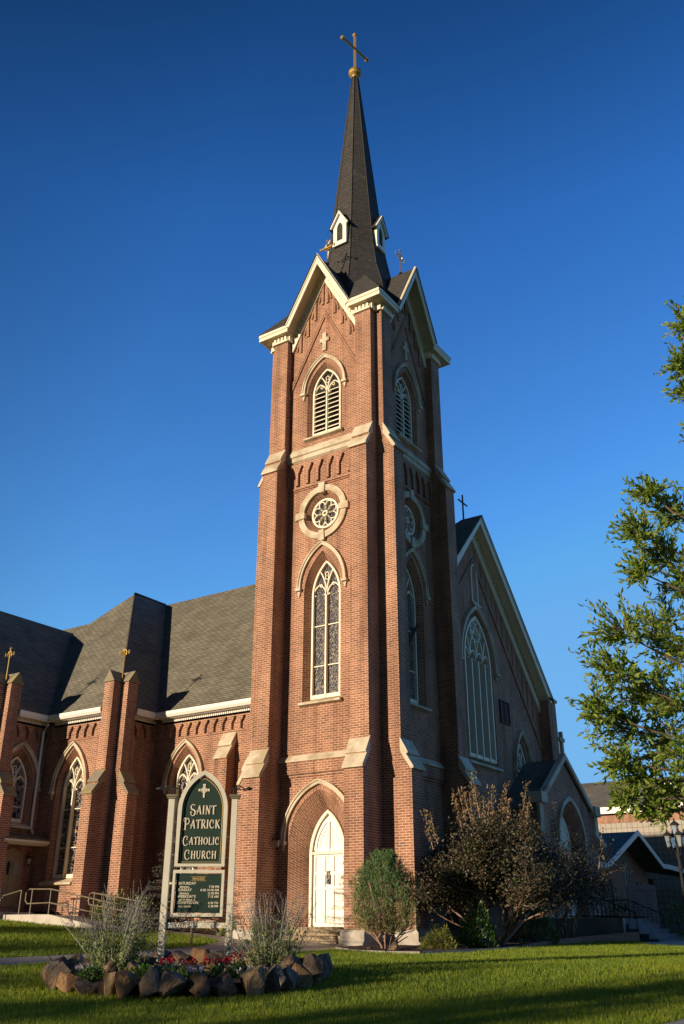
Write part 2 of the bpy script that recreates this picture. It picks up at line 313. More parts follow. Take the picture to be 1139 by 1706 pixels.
def tube(mb, pts, rad, n=6, cap=True):
    pts = [Vector(p) for p in pts]; rings = []
    for i, p in enumerate(pts):
        t = (pts[min(i+1, len(pts)-1)]-pts[max(i-1, 0)])
        t = t.normalized() if t.length > 1e-9 else Vector((0, 0, 1))
        a = t.cross(Vector((0, 0, 1)) if abs(t.z) < .9 else Vector((1, 0, 0))).normalized(); b = t.cross(a)
        r = rad[i] if isinstance(rad, (list, tuple)) else rad
        rings.append([p+(a*math.cos(2*math.pi*k/n)+b*math.sin(2*math.pi*k/n))*r for k in range(n)])
    for i in range(len(rings)-1):
        for k in range(n): mb.face([rings[i][k], rings[i][(k+1) % n], rings[i+1][(k+1) % n], rings[i+1][k]], [(0, 0), (.1, 0), (.1, .1), (0, .1)])
    if cap: mb.face(rings[0][::-1]); mb.face(rings[-1])
def lathe(mb, c, prf, n=16, ph=0):
    rg = [[(c[0]+r*math.cos(ph+2*math.pi*k/n), c[1]+r*math.sin(ph+2*math.pi*k/n), c[2]+z) for k in range(n)] for r, z in prf]
    for i in range(len(rg)-1):
        for k in range(n): mb.face([rg[i][k], rg[i][(k+1) % n], rg[i+1][(k+1) % n], rg[i+1][k]])
    mb.face(rg[0][::-1]); mb.face(rg[-1])
def ball(mb, c, r, n=10):
    lathe(mb, c, [(max(.001, r*math.sin(math.pi*i/6)), -r*math.cos(math.pi*i/6)) for i in range(7)], n)

# ------------------------------------------------------------ ground
FX, FY = -.556, .831
def gz(x, y):
    D = (x-15.268)*FX+(y+25.079)*FY
    t1 = 1.78-.06*D; t2 = .70-.012*(D-18)
    if D < 18: h = t1 if D > 0 else 1.78
    else: h = max(t2, .5)
    rise = min(.75, .055*max(0, -x-2))*min(1, max(0, (y+16)/8)) if x < -2 else 0
    return .5425-h+rise
church = thing('church', 'red brick gothic church with a tall corner tower and dark shingled spire', 'church', (0, 0, 0))

W, PW, P1, P2, P3 = 4.69, .695, 1.082, .719, .318
Cx, Cy = -W/2, W/2
FL = frame((0, 0), (-1, 0), (0, -1)); FS = frame((0, 0), (0, 1), (1, 0))
FB = frame((-W, 0), (0, 1), (-1, 0)); FN = frame((0, W), (-1, 0), (0, 1))
faces = [FL, FS, FB, FN]

# ---- generic windows
def tracery(parent, L, c, h, zb, zs, za, d, lights=2, glass='lead', name='window', bw=.07, bars=(), deep=.12, foil=True):
    g = MB()
    o = archo(c, h, zb, zs, za)
    for tr in tessellate_polygon([[Vector((a, b, 0)) for a, b in o]]): g.face([L(o[i][0], d, o[i][1]) for i in tr])
    m = MB(); oo = archo(c, h-bw/2, zb+bw/2, zs, za-bw*.7)
    bar(m, L, oo, bw, d-.02, d+deep, True)
    lw = 2*h/lights; H = za-zs
    for k in range(1, lights): bar(m, L, [(c-h+lw*k, zb), (c-h+lw*k, zs)], bw*.85, d-.02, d+deep*1.1)
    for k in range(lights): # small pointed heads
        cc = c-h+lw*(k+.5); bar(m, L, arc(cc, lw/2-.02, zs-.02, zs-.02+lw*.72, 5), bw*.6, d, d+deep*.7)
        for s_ in (-1, 1): plate(m, L, [(cc+s_*(lw/2-.03), zs+.0), (cc+s_*(lw/2-.03), zs+.10), (cc+s_*(lw/2-.16), zs+.05)], d, d+deep*.5)
    Rr = (h*h+H*H)/(2*h)
    def inter(x0): # curves of the arch's own radius springing from each mullion
        for s_ in (-1, 1):
            pts = []
            for i in range(15):
                a = math.asin(min(1, H/Rr))*i/14
                x = x0+s_*(Rr-Rr*math.cos(a)); z = zs+Rr*math.sin(a)
                xx = abs(x-c); lim = Rr*Rr-(xx+Rr-h)**2
                if lim <= 0 or z > zs+math.sqrt(lim): break
                pts.append((x, z))
            if len(pts) > 1: bar(m, L, pts, bw*.6, d, d+deep*.8)
    for k in range(1, lights): inter(c-h+lw*k)
    if foil:
        r = h*.20 if lights == 2 else h*.34; zc_ = zs+H*(.56 if lights == 2 else .66)
        if lights > 2:
            bar(m, L, circ(c, zc_, r*1.15, 20), bw*.6, d, d+deep*.8, True)
            for q in range(4): bar(m, L, circ(c+r*.5*math.cos(q*math.pi/2), zc_+r*.5*math.sin(q*math.pi/2), r*.42, 10), bw*.4, d, d+deep*.6, True)
        else:
            for q in range(2): bar(m, L, circ(c, zc_-r*.55+q*r*1.1, r*.6, 10), bw*.4, d, d+deep*.6, True)
            for s_ in (-1, 1): bar(m, L, circ(c+s_*h*.42, zs+H*.30, r*.42, 8), bw*.35, d, d+deep*.5, True)
    for z in bars: bar(m, L, [(c-h, z), (c+h, z)], .035, d, d+deep*.45)
    box(m, L, c-h, c+h, d, d+deep*.9, zb-.0, zb+.14)
    w_ = m.build(name, 'cream', parent); g.build('glass', glass, w_); return w_
def hood(parent, L, c, h, zs, za, wd=.13, d=.09, name='hood_mould', stop=True, drop=0):
    m = MB(); a = arc(c, h-wd/2, zs, za-wd*.6, 12)
    bar(m, L, a, wd, 0, d)
    bar(m, L, arc(c, h-wd*.2, zs, za-wd*.2, 12), wd*.35, d, d+.035)
    if stop:
        for s_ in (-1, 1):
            x = c+s_*(h-wd/2); box(m, L, x-wd*.85, x+wd*.85, 0, d+.06, zs-.10, zs)
            plate(m, L, [(x-wd*.5, zs-.10), (x+wd*.5, zs-.10), (x+.02, zs-.30), (x-.02, zs-.30)][::-1], 0, d*.7)
    m.build(name, 'stone', parent)
def voussoir(mb, L, c, h0, h1, zs, za0, za1, d): loft(mb, L, arc(c, h1, zs, za1, 12), d, arc(c, h0, zs, za0, 12), d, closed=False)
def sill(parent, L, c, h, z, d0=-.2, d1=.16, name='window_sill', hh=.28):
    m = MB(); prof(m, L, [(d0, z+hh*.55), (d1, z-.02), (d1, z-.09), (0, z-.13), (d0, z-.13)], c-h, c+h); m.build(name, 'stone', parent)
def comb(mb, L, s0, s1, n, zb, zt, d, legw=.12, arch=.36):
    p = (s1-s0)/n; pts = [(s0, zt), (s0, zb)]
    for k in range(n):
        a = s0+p*k+legw/2; b = s0+p*(k+1)-legw/2; zs = zt-.12-arch
        if k == 0: a = s0+legw/2
        pts += [(a, zb), (a, zs), (a, zs)] if False else [(a, zb), (a, zs)]
        pts += [((a+b)/2-.035, zs+arch), ((a+b)/2+.035, zs+arch), (b, zs), (b, zb)]
    pts += [(s1, zb), (s1, zt)]
    plate(mb, L, pts[::-1], 0, d, back=False)
def dentils(mb, L, s0, s1, z0, z1, d0, d1, w_=.07, gap=.07):
    n = max(1, int((s1-s0)/(w_+gap)))
    st = (s1-s0)/n
    for k in range(n): box(mb, L, s0+st*k+st*.22, s0+st*k+st*.78, d0, d1, z0, z1)

# ------------------------------------------------------------ tower
tw = thing  # (kept simple: every tower piece is a part of the church)
c0 = W/2
wall = MB()
gout = [(0, -.3), (W, -.3), (W, 22.9), (W-.62, 22.9), (c0, 25.45), (.62, 22.9), (0, 22.9)]
for fi, L in enumerate(faces):
    holes = []
    if fi < 2:
        holes.append(archo(c0, .80, 7.45, 11.35, 12.92)); holes.append(circ(c0, 14.45, .80))
        loft(wall, L, archo(c0, .80, 7.45, 11.35, 12.92), 0, archo(c0, .62, 7.55, 11.35, 12.62), -.37, vert=True)
        loft(wall, L, circ(c0, 14.45, .80), 0, circ(c0, 14.45, .60), -.26)
        vs = MB(); voussoir(vs, L, c0, .80, .93, 11.35, 12.92, 13.08, .006); vs.build('brick_arch', 'brick', church)
    if fi == 0:
        holes.append(archo(c0, 1.22, -.25, 2.95, 4.58)); A = archo(c0, 1.22, -.25, 2.95, 4.58); B = archo(c0, .70, -.25, 2.62, 4.0)
        loft(wall, L, A, 0, B, -.55, skipfirst=True, vert=True); vs = MB(); voussoir(vs, L, c0, 1.22, 1.36, 2.95, 4.58, 4.72, .006); vs.build('brick_arch', 'brick', church)
    if fi < 4:
        holes.append(archo(c0, .82, 17.78, 19.65, 21.02)); loft(wall, L, archo(c0, .82, 17.78, 19.65, 21.02), 0, archo(c0, .66, 17.85, 19.7, 20.8), -.28, vert=True)
        vs = MB(); voussoir(vs, L, c0, .82, .93, 19.65, 21.02, 21.15, .006); vs.build('brick_arch', 'brick', church)
    holed(wall, L, gout, holes, 0)
    str_ = MB()
    prof(str_, L, [(0, 5.06), (.10, 5.12), (.10, 5.52), (0, 5.52)], PW, W-PW)
    prof(str_, L, [(0, 5.0), (.05, 5.0), (.05, 5.06), (0, 5.06)], PW, W-PW)
    str_.build('brick_string_course', 'brick', church); str_ = MB(); comb(str_, L, PW, W-PW, 7, 15.8, 16.74, .10, .11, .34); str_.build('brick_arcade', 'brick', church); str_ = MB()
    prof(str_, L, [(0, 15.66), (.04, 15.66), (.04, 15.70), (0, 15.70)], PW, W-PW); prof(str_, L, [(0, 15.56), (.03, 15.56), (.03, 15.60), (0, 15.60)], PW, W-PW)
    str_.build('brick_string_course', 'brick', church); str_ = MB()
    for o_, dd in ((0, .05), (.16, .05)):
        za = 23.45-o_; hs = (W-2*PW)/2; bar(str_, L, [(c0-hs, za-hs*1.95), (c0, za), (c0+hs, za-hs*1.95)], .085, 0, dd)
    for k, u in enumerate((.12, .48, .84, 1.2)):
        for s_ in (-1, 1):
            zt = 25.1-u*1.9; zb = zt-1.02+k*.03; x = c0+s_*u
            bar(str_, L, [(x, zt), (x, zb)], .11, 0, .06)
            bar(str_, L, [(x, zt-.35), (x+s_*.10, zt-.5), (x+s_*.18, zt-.85)], .07, 0, .055)
    str_.build('gable_brickwork', 'brick', church)
wall.build('tower_wall', 'brick', church)
pr = [(-.0, -.3), (P1, -.3), (P1, 5.02), (P2, 5.86), (P2, 16.4), (P3, 17.35), (P3, 22.75), (0, 22.75)]
for L in faces:
    for s0, s1 in ((0, PW), (W-PW, W)):
        m = MB(); prof(m, L, pr, s0, s1); b_ = m.build('buttress', 'brick', church)
        for pa, pb, zt, zb in ((P1, P2, 5.95, 5.0), (P2, P3, 17.42, 16.35)):
            m = MB()
            zm = (zt+zb)/2; dm = (pa+pb)/2; e = .035
            prof(m, L, [(pb-.02, zt), (dm+.07, zm), (dm+.07, zm-.05), (dm+.01, zm-.07), (pa+.08, zb+.02), (pa+.08, zb-.05), (pa-.02, zb-.05), (pb-.02, zt-.45)], s0-e, s1+e); m.build('buttress_cap', 'stone', b_)
        m = MB(); pp = P1+.10
        prof(m, L, [(0, -.35), (pp+.07, -.35), (pp+.07, .08), (pp, .14), (pp, .36), (pp-.06, .43), (0, .43)], s0-.06, s1+.06); m.build('concrete_footing', 'base', b_)
for L in faces:
    m = MB(); prof(m, L, [(0, 5.72), (.14, 5.56), (.14, 5.50), (0, 5.50)], PW, W-PW); m.build('stone_belt_course', 'stone', church)
    m = MB(); prof(m, L, [(0, 17.40), (.12, 17.2), (.12, 17.08), (.06, 17.04), (.10, 16.86), (0, 16.78)], PW, W-PW); m.build('stone_belt_course', 'stone', church)
# low plinth between buttresses
for L, a, b in [(L, PW, W-PW) for L in faces[1:]]+[(FL, PW, c0-1.35), (FL, c0+1.35, W-PW)]: m = MB(); box(m, L, a, b, 0, .08, -.3, .4); m.build('tower_plinth', 'base', church)
for fi, L in enumerate(faces):
    if fi < 2:
        tracery(church, L, c0, .62, 7.6, 11.3, 12.62, -.36, 2, 'lead', 'tall_window', bars=(8.75, 10.2))
        hood(church, L, c0, 1.06, 11.62, 13.28); sill(church, L, c0, .86, 7.45, d0=-.32)
        m = MB(); bar(m, L, circ(c0, 14.45, .56, 32), .07, -.25, -.12, True); bar(m, L, circ(c0, 14.45, .09, 12), .05, -.25, -.10, True)
        for q in range(8):
            a = q*math.pi/4+.39; pts = []
            for k in range(14):
                t = 2*math.pi*k/14; rr = .31+.21*math.cos(t); ww = .125*math.sin(t)*(1+.25*math.cos(t))
                pts.append((c0+rr*math.cos(a)-ww*math.sin(a), 14.45+rr*math.sin(a)+ww*math.cos(a)))
            bar(m, L, pts, .032, -.25, -.13, True)
        rw = m.build('rose_window', 'cream', church); m = MB(); m.face([L(s, -.24, z) for s, z in circ(c0, 14.45, .6)]); m.build('glass', 'lead', rw)
        m = MB(); bar(m, L, circ(c0, 14.45, .95, 40), .24, 0, .09, True); 
        for q in range(4):
            a = q*math.pi/2; ca, sa = math.cos(a), math.sin(a)
            pp_ = [(c0+r*ca-w_*sa, 14.45+r*sa+w_*ca) for r, w_ in ((.76, -.11), (1.17, -.14), (1.17, .14), (.76, .11))]; plate(m, L, pp_, 0, .14)
        m.build('rose_surround', 'stone', church)
    if fi < 4: # belfry window: louvres
        w_ = tracery(church, L, c0, .66, 17.85, 19.7, 20.8, -.27, 2, 'dark', 'belfry_window', foil=True)
        m = MB()
        for cc in (c0-.33, c0+.33):
            for k in range(9):
                z = 18.08+k*.205
                prof(m, L, [(-.27, z+.10), (-.13, z-.01), (-.13, z+.02), (-.27, z+.135)], cc-.26, cc+.26)
        m.build('louvre', 'cream', w_)
        hood(church, L, c0, 1.04, 19.82, 21.36); sill(church, L, c0, .88, 17.72)
        m = MB(); z0 = 21.55; plate(m, L, [(c0-.09, z0), (c0+.09, z0), (c0+.09, z0+.42), (c0+.22, z0+.42), (c0+.22, z0+.6), (c0+.09, z0+.6), (c0+.09, z0+.84), (c0-.09, z0+.84), (c0-.09, z0+.6), (c0-.22, z0+.6), (c0-.22, z0+.42), (c0-.09, z0+.42)], 0, .07); m.build('stone_cross', 'stone', church)
# door, steps
hood(church, FL, c0, 1.48, 3.02, 4.9, .14, .10, 'hood_mould')
m = MB(); o = archo(c0, .70, -.1, 2.62, 4.0); bar(m, FL, archo(c0, .65, .42, 2.62, 3.93), .10, -.56, -.44, True)
box(m, FL, c0-.62, c0+.62, -.55, -.46, 2.62, 2.70); fr = m.build('door_frame', 'cream', church)
m = MB()
for tr in tessellate_polygon([[Vector((a, b, 0)) for a, b in archo(c0, .62, .5, 2.66, 3.9)]]): oo = archo(c0, .62, .5, 2.66, 3.9); m.face([FL(oo[i][0], -.55, oo[i][1]) for i in tr])
def rails(m, L, xs, zs, d0, d1, w_=.07):
    for x in xs: box(m, L, x-w_/2, x+w_/2, d0, d1, zs[0], zs[-1])
    for z in zs:
        for a, b in zip(xs[:-1], xs[1:]): box(m, L, a+w_/2, b-w_/2, d0, d1, z-w_/2+(w_/2 if z == zs[0] else 0), z+w_/2-(w_/2 if z == zs[-1] else 0))
rails(m, FL, [c0-.55, c0-.17, c0+.17, c0+.55], [.52, 1.62, 2.05, 2.60], -.55, -.515, .09)
box(m, FL, c0-.55, c0+.55, -.55, -.52, .51, .64)
box(m, FL, c0-.04, c0+.04, -.55, -.50, 2.70, 3.7); bar(m, FL, arc(c0, .52, 2.74, 3.72, 8), .10, -.55, -.515)
for s_ in (-1, 1): bar(m, FL, [(c0+s_*.1, 2.82), (c0+s_*.1, 3.45)], .03, -.55, -.53); bar(m, FL, [(c0+s_*.1, 3.42), (c0+s_*.28, 3.2), (c0+s_*.4, 2.84)], .03, -.55, -.53)
box(m, FL, c0-.5, c0+.5, -.55, -.525, 2.72, 2.80)
dr = m.build('door', 'white', church); m = MB(); box(m, FL, c0-.065, c0+.065, -.53, -.50, 1.73, 2.12); m.build('door_window', 'lead', dr)
m = MB(); box(m, FL, PW+.08, W-PW-.5, -.6, .30, -.1, .26); box(m, FL, PW+.09, W-PW-.51, -.6, .02, .26, .46); box(m, FL, PW+.075, W-PW-.49, -.6, .04, .46, .495); m.build('door_steps', 'stepwood', church)

# cornice, gables, roofs
OV = .60; EZ = 23.05
for fi, L in enumerate(faces):
    k_ = .05 if fi in (1, 2) else 0
    for (s0, s1) in ((-OV, .86), (W-.86, W+OV)):
        cor = MB(); a, b = (s0+k_ if s0 < 0 else s0), (s1-k_ if s1 > W else s1)
        prof(cor, L, [(OV-.05, EZ-.30), (OV, EZ-.30), (OV, EZ-.15), (OV+.035, EZ-.13), (OV+.035, EZ-.01), (OV-.05, EZ-.01)], a, b); co = cor.build('cornice', 'cream', church)
        sof = MB(); a = s0+.05 if not k_ and s0 < 0 else max(s0, 0); b = s1-.05 if not k_ and s1 > W else min(s1, W)
        box(sof, L, a, b, .0, OV-.05, EZ-.299, EZ-.26); sof.build('soffit', 'soffit', co)
    for s0, s1 in ((0, PW), (W-PW, W)):
        den = MB(); box(den, L, s0-.04, s1+.04, P3-.02, P3+.10, EZ-.60, EZ-.52); dentils(den, L, s0, s1, EZ-.53, EZ-.31, P3+.02, P3+.09); box(den, L, s0-.001, s1+.001, P3-.02, P3+.03, EZ-.53, EZ-.305)
        box(den, L, s0-.10, s0-.04, 0, P3+.02, EZ-.595, EZ-.305); box(den, L, s1+.04, s1+.10, 0, P3+.02, EZ-.595, EZ-.305); den.build('dentil_frieze', 'cream', church)
    hw = 1.50
    cor = MB(); pa = [(c0-hw, EZ-.12), (c0, 25.78), (c0+hw, EZ-.12)]; bar(cor, L, pa, .26, OV-.005, OV+.055)
    bar(cor, L, [(c0-hw-.03, EZ-.02), (c0, 25.92), (c0+hw+.03, EZ-.02)], .09, OV+.05, OV+.085); bo = cor.build('barge_board', 'cream', church)
    den = MB(); pb = [(c0-1.62, 22.25), (c0, 25.30), (c0+1.62, 22.25)]
    bar(den, L, [(x, z-.20) for x, z in pb], .15, 0, .10); bar(den, L, [(x, z+.05) for x, z in pb], .36, 0, .05); bar(den, L, [(x, z+.30) for x, z in pb], .08, 0, .12)
    for s_ in (-1, 1):
        for k in range(15):
            t = (k+.5)/15; x = c0+s_*1.62*t; z = 25.36-3.05*t; bar(den, L, [(x, z-.10), (x, z+.12)], .075, .045, .11)
    den.build('raking_frieze', 'cream', church)
    for s_ in (-1, 1):
        sof = MB(); q = [(c0, 25.72), (c0+s_*(hw+.02), EZ-.24)]
        sof.face([L(q[0][0], 0, q[0][1]), L(q[0][0], OV, q[0][1]), L(q[1][0], OV, q[1][1]), L(q[1][0], 0, q[1][1])]); sof.build('soffit', 'soffit', bo)
rf = MB()
for L in faces:
    hz = lambda d: EZ+1.42*(.65-d)
    for s_, o_ in ((1, 0), (-1, W)):
        pp_ = [(o_-s_*.65, .65), (o_+s_*.82, .65), (c0, -1.42), (o_+s_*1.8, -1.8)]
        rf.face([L(a, d, hz(d)) for a, d in (pp_ if s_ > 0 else pp_[::-1])])
for L in faces:
    for s_ in (-1, 1):
        p = [L(c0, OV+.12, 25.98), L(c0+s_*1.56, OV+.12, EZ-.0), L(c0+s_*1.56, -1.4, EZ), L(c0, -1.4, 25.98)]
        rf.face(p if s_ > 0 else p[::-1]); q = [(a, b, c-.05) for a, b, c in p]; rf.face(q); rf.face([p[0], p[1], q[1], q[0]])
rf.build('belfry_roof', 'spire', church)
sp = MB(); prof_sp = [(2.28, 23.0), (1.80, 25.2), (1.42, 26.5), (1.20, 27.85), (.14, 39.25)]
c8 = 1/math.cos(math.pi/8)
lathe(sp, (Cx, Cy, 0), [(r*c8, z) for r, z in prof_sp], 8, math.pi/8)
spo = sp.build('spire', 'spire', church)
m = MB()
for k in range(8): # hip ridges
    a = math.pi/8+k*math.pi/4
    tube(m, [(Cx+r*c8*math.cos(a), Cy+r*c8*math.sin(a), z) for r, z in prof_sp[1:]], .022, 5)
m.build('ridge_flashing', 'spire', spo)
for L in faces:
    m = MB(); Lc = lambda s, d, z, L=L: L(c0+s, d-c0, z)   # d measured from the spire axis
    D0 = 1.32; dw = [( -.34, 27.72), (.34, 27.72), (.34, 28.85), (0, 29.5), (-.34, 28.85)]
    op = archo(0, .15, 27.95, 28.62, 28.95, 6)
    holed(m, Lc, dw, [op], D0); loft(m, Lc, op, D0, op, D0-.06)
    for i in range(5): a, b = dw[i], dw[(i+1) % 5]; m.face([Lc(a[0], D0, a[1]), Lc(a[0], .9, a[1]), Lc(b[0], .9, b[1]), Lc(b[0], D0, b[1])])
    box(m, Lc, -.36, .36, D0, D0+.04, 27.68, 27.78)
    bar(m, Lc, [(-.46, 28.70), (0, 29.52), (.46, 28.70)], .10, D0+.02, D0+.10)
    do = m.build('spire_dormer', 'white', spo)
    m = MB()
    for s_ in (-1, 1):
        p = [Lc(0, D0+.13, 29.62), Lc(s_*.50, D0+.13, 28.70), Lc(s_*.50, .85, 28.70), Lc(0, .85, 29.62)]; m.face(p); m.face([(a, b, c-.03) for a, b, c in p]); m.face([p[0], p[1], (p[1][0], p[1][1], p[1][2]-.03), (p[0][0], p[0][1], p[0][2]-.03)])
    m.face([Lc(a, D0-.055, b) for a, b in op]); m.build('dormer_roof', 'spire', do)
# great cross
m = MB(); lathe(m, (Cx, Cy, 39.2), [(.14, 0), (.17, .1), (.3, .22), (.32, .3), (.27, .36), (.33, .42), (.27, .5), (.12, .55), (.07, .6)], 16)
ad = Vector((math.cos(R(80)), math.sin(R(80)), 0)); ctr = Vector((Cx, Cy, 41.3))
tube(m, [(Cx, Cy, 39.7), (Cx, Cy, 42.3)], .075, 4); tube(m, [ctr-ad*.9, ctr+ad*.9], .075, 4)
for e in (ctr-ad*.9, ctr+ad*.9, Vector((Cx, Cy, 42.3))): ball(m, e, .12, 8)
m.build('spire_cross', 'ochre', church)
def celtic(parent, x, y, z, hgt=.95, dirv=(1, 0), r=.17, arm=.36, mt='gold', base=True):
    m = MB(); d = Vector((dirv[0], dirv[1], 0)); c = Vector((x, y, z+hgt))
    tube(m, [(x, y, z), c+Vector((0, 0, arm))], .022, 6); tube(m, [c-d*arm, c+d*arm], .022, 6)
    tube(m, [c+d*r*math.cos(a)+Vector((0, 0, r*math.sin(a))) for a in [k*math.pi/8 for k in range(17)]], .02, 5, False)
    for v in (d, -d, Vector((0, 0, 1))):
        e = c+v*arm; pz = Vector((0, 0, 1)) if v.z == 0 else d
        tube(m, [e-pz*.07, e+pz*.07], .022, 5); tube(m, [e, e+v*.07], [.035, .004], 5)
    for s_ in (-1, 1):
        for t_ in (-1, 1): tube(m, [c, c+d*s_*r*.8+Vector((0, 0, t_*r*.8))], .010, 4)
    o = m.build('finial_cross', mt, parent)
    if base: m = MB(); ball(m, (x, y, z+.03), .09, 10); m.build('finial_ball', 'iron', o)
    return o
celtic(church, Cx, .08, 25.95, .92, (1, 0)); celtic(church, -.08, Cy, 25.95, .92, (0, 1))

# ------------------------------------------------------------ nave, transepts
NY, EY, ERZ, RY, RZ = 1.35, 1.0, 8.2, 7.4, 15.7
TX, TY, T2X, T2Y = -11.4, -.65, -15.4, -3.0
FNv = frame((-W, NY), (-1, 0), (0, -1))           # nave side wall
FTs = frame((TX, TY), (-1, 0), (0, -1)); FTe = frame((TX, NY), (0, -1), (1, 0))
F2e = frame((T2X, TY), (0, -1), (1, 0)); F2s = frame((T2X, T2Y), (-1, 0), (0, -1))
def wallw(L, ln, zt, wins, z0=-.3):
    hs = []; nw = MB()
    for c, ho, hi, zb, zs, za in wins:
        a = archo(c, ho, zb-.1, zs, za); hs.append(a); loft(nw, L, a, 0, archo(c, hi, zb, zs, za-.28), -.33, vert=True)
        vs = MB(); voussoir(vs, L, c, ho, ho+.13, zs, za, za+.15, .006); vs.build('brick_arch', 'brick', church)
    holed(nw, L, [(0, z0), (ln, z0), (ln, zt), (0, zt)], hs, 0)
    nw.build('nave_wall', 'brick', church)
WN = [(-(-9.62)-W, .76, .60, 2.1, 5.45, 6.86)]; WT = [(2.28, .76, .60, 2.1, 5.3, 6.86)]; W2 = [(1.15, .76, .60, 4.1, 5.45, 6.86)]
wallw(FNv, -TX-W, ERZ, WN); wallw(FTs, TX-T2X, ERZ, WT); wallw(FTe, NY-TY, ERZ, []); wallw(F2e, TY-T2Y, ERZ, W2)
nw = MB(); nw.face([F2s(0, 0, -.3), F2s(8.8, 0, -.3), F2s(8.8, 0, ERZ), F2s(4.4, 0, 13.3), F2s(0, 0, ERZ)])
for L, ln, n in ((FNv, -TX-W, 15), (FTs, TX-T2X, 9), (FTe, NY-TY, 4), (F2e, TY-T2Y, 5)):
    st = MB(); comb(st, L, .02, ln-.02, n, 7.26, 7.84, .10, .10, .24); st.build('brick_arcade', 'brick', church); st = MB(); prof(st, L, [(0, 7.14), (.03, 7.14), (.03, 7.18), (0, 7.18)], 0, ln); st.build('brick_string_course', 'brick', church)
for c, L in ((WN, FNv), (WT, FTs), (W2, F2e)):
    c = c[0]; tracery(church, L, c[0], c[2], c[3]+.02, c[4]-.02, c[5]-.28, -.32, 2, 'stain', 'nave_window', bars=(4.7,) if c[3] > 3 else (3.2, 4.6), deep=.14)
    hood(church, L, c[0], 1.02, c[4]-.02, 7.12); sill(church, L, c[0], .86, c[3]-.12, -.3, .2)
nw.build('nave_wall', 'brick', church)
# far side of the nave, closed for views from the side
m = MB(); m.face([(-30, 13.5, -.3), (0, 13.5, -.3), (0, 13.5, ERZ), (-30, 13.5, ERZ)]); m.build('rear_wall', 'brick', church)
# eaves
for L, a, b in ((FNv, -.3, -TX-W-.47), (FTs, .54, TX-T2X-.47), (FTe, -.02, NY-TY-.54), (F2e, -.02, TY-T2Y-.54)):
    gt = MB(); fz = MB()
    prof(gt, L, [(.30, 7.98), (.40, 7.98), (.46, 8.08), (.46, 8.2), (.38, 8.2), (.30, 8.1)], a+(.46 if L in (FTe, F2e) else 0), b); gt.build('gutter', 'white', church)
    box(fz, L, max(a, 0)+(.3 if L in (FTe, F2e) else 0), b, 0, .46 if L in (FTe, F2e) else .30, 7.955, 8.0 if L not in (FTe, F2e) else 7.99); box(fz, L, a+.05, b, 0, .06, 7.84, 7.95); box(fz, L, a+.05, b, 0, .10, 7.76, 7.84); dentils(fz, L, a+.05, b, 7.84, 7.95, .06, .11, .05, .05); fz.build('eaves_frieze', 'white', church)
rf = MB()
rf.face([(-.1, EY, ERZ), (-.1, RY, RZ), (-40, RY, RZ), (-40, EY, ERZ)]); rf.face([(-.1, 13.8, ERZ), (-40, 13.8, ERZ), (-40, RY, RZ), (-.1, RY, RZ)])
rf.build('nave_roof', 'roof', church)
rf = MB(); e, y_, X = -11.0, -1.05, -17.5
H = (e-.65, y_+.625, ERZ+.75); rf.face([H, (e, TY+.5, ERZ), (e, EY+.3, ERZ), (X, RY, RZ), (X, 5.2, RZ)]); rf.face([(TX-.5, y_, ERZ), H, (X, 5.2, RZ), (2*X-e, y_, ERZ)]); rf.face([(2*X-e, y_, ERZ), (X, 5.2, RZ), (X, RY, RZ), (2*X-e, EY, ERZ)])
rf.build('transept_roof', 'roof', church)
rf = MB(); x1, xr, zr, yf = -15.0, -19.8, 13.6, -3.0
for a, b in ((x1, xr), (2*xr-x1, xr)):
    q = [(a+(b-a)*.1, yf, ERZ+.54), (a, -2.4, ERZ), (a, 6, ERZ), (b, 6, zr), (b, yf, zr)]; rf.face(q if a > b else q[::-1])
    rf.face([(p[0], p[1], p[2]-.15) for p in q])
rf.build('gabled_transept_roof', 'roof', church)
m = MB(); tube(m, [(H[0], H[1], H[2]+.02), (X, 5.2, RZ+.02)], .05, 5); tube(m, [(X, 5.2, RZ+.02), (X, RY, RZ+.02)], .06, 5)
m.build('roof_flashing', 'spire', church)
# buttresses of the nave
def pier(L, s0, s1, pl, pu, zt, zb, ztop, core=0):
    m = MB(); prof(m, L, [(-core, -.3), (pl, -.3), (pl, zb+.02), (pu, zt-.1), (pu, ztop), (-core, ztop)], s0, s1); b_ = m.build('buttress', 'brick', church)
    m = MB(); zm = (zt+zb)/2; dm = (pl+pu)/2; e = .03
    prof(m, L, [(pu-.02, zt), (dm+.06, zm), (dm+.06, zm-.05), (dm+.01, zm-.07), (pl+.06, zb), (pl+.06, zb-.06), (pl-.02, zb-.06), (max(0, pu-.02), zt-.4)], s0-e, s1+e); m.build('buttress_cap', 'moss' if ztop > 8 else 'stone', b_)
    return b_
def pinnacle(L, w_, pu, z0, z1, back, b_):
    m = MB(); e = .05; c = w_/2
    a = [(-e, z0), (c, z1), (w_+e, z0)]
    for i in (0, 1): m.face([L(a[i][0], pu+e, a[i][1]), L(a[i+1][0], pu+e, a[i+1][1]), L(a[i+1][0], back, a[i+1][1]), L(a[i][0], back, a[i][1])])
    m.face([L(-e, pu+e, z0), L(w_+e, pu+e, z0), L(c, pu+e, z1)]); m.face([L(-e, pu+e, z0), L(-e, back, z0), L(w_+e, back, z0), L(w_+e, pu+e, z0)])
    m.build('pinnacle_cap', 'moss', b_)
w3 = .513
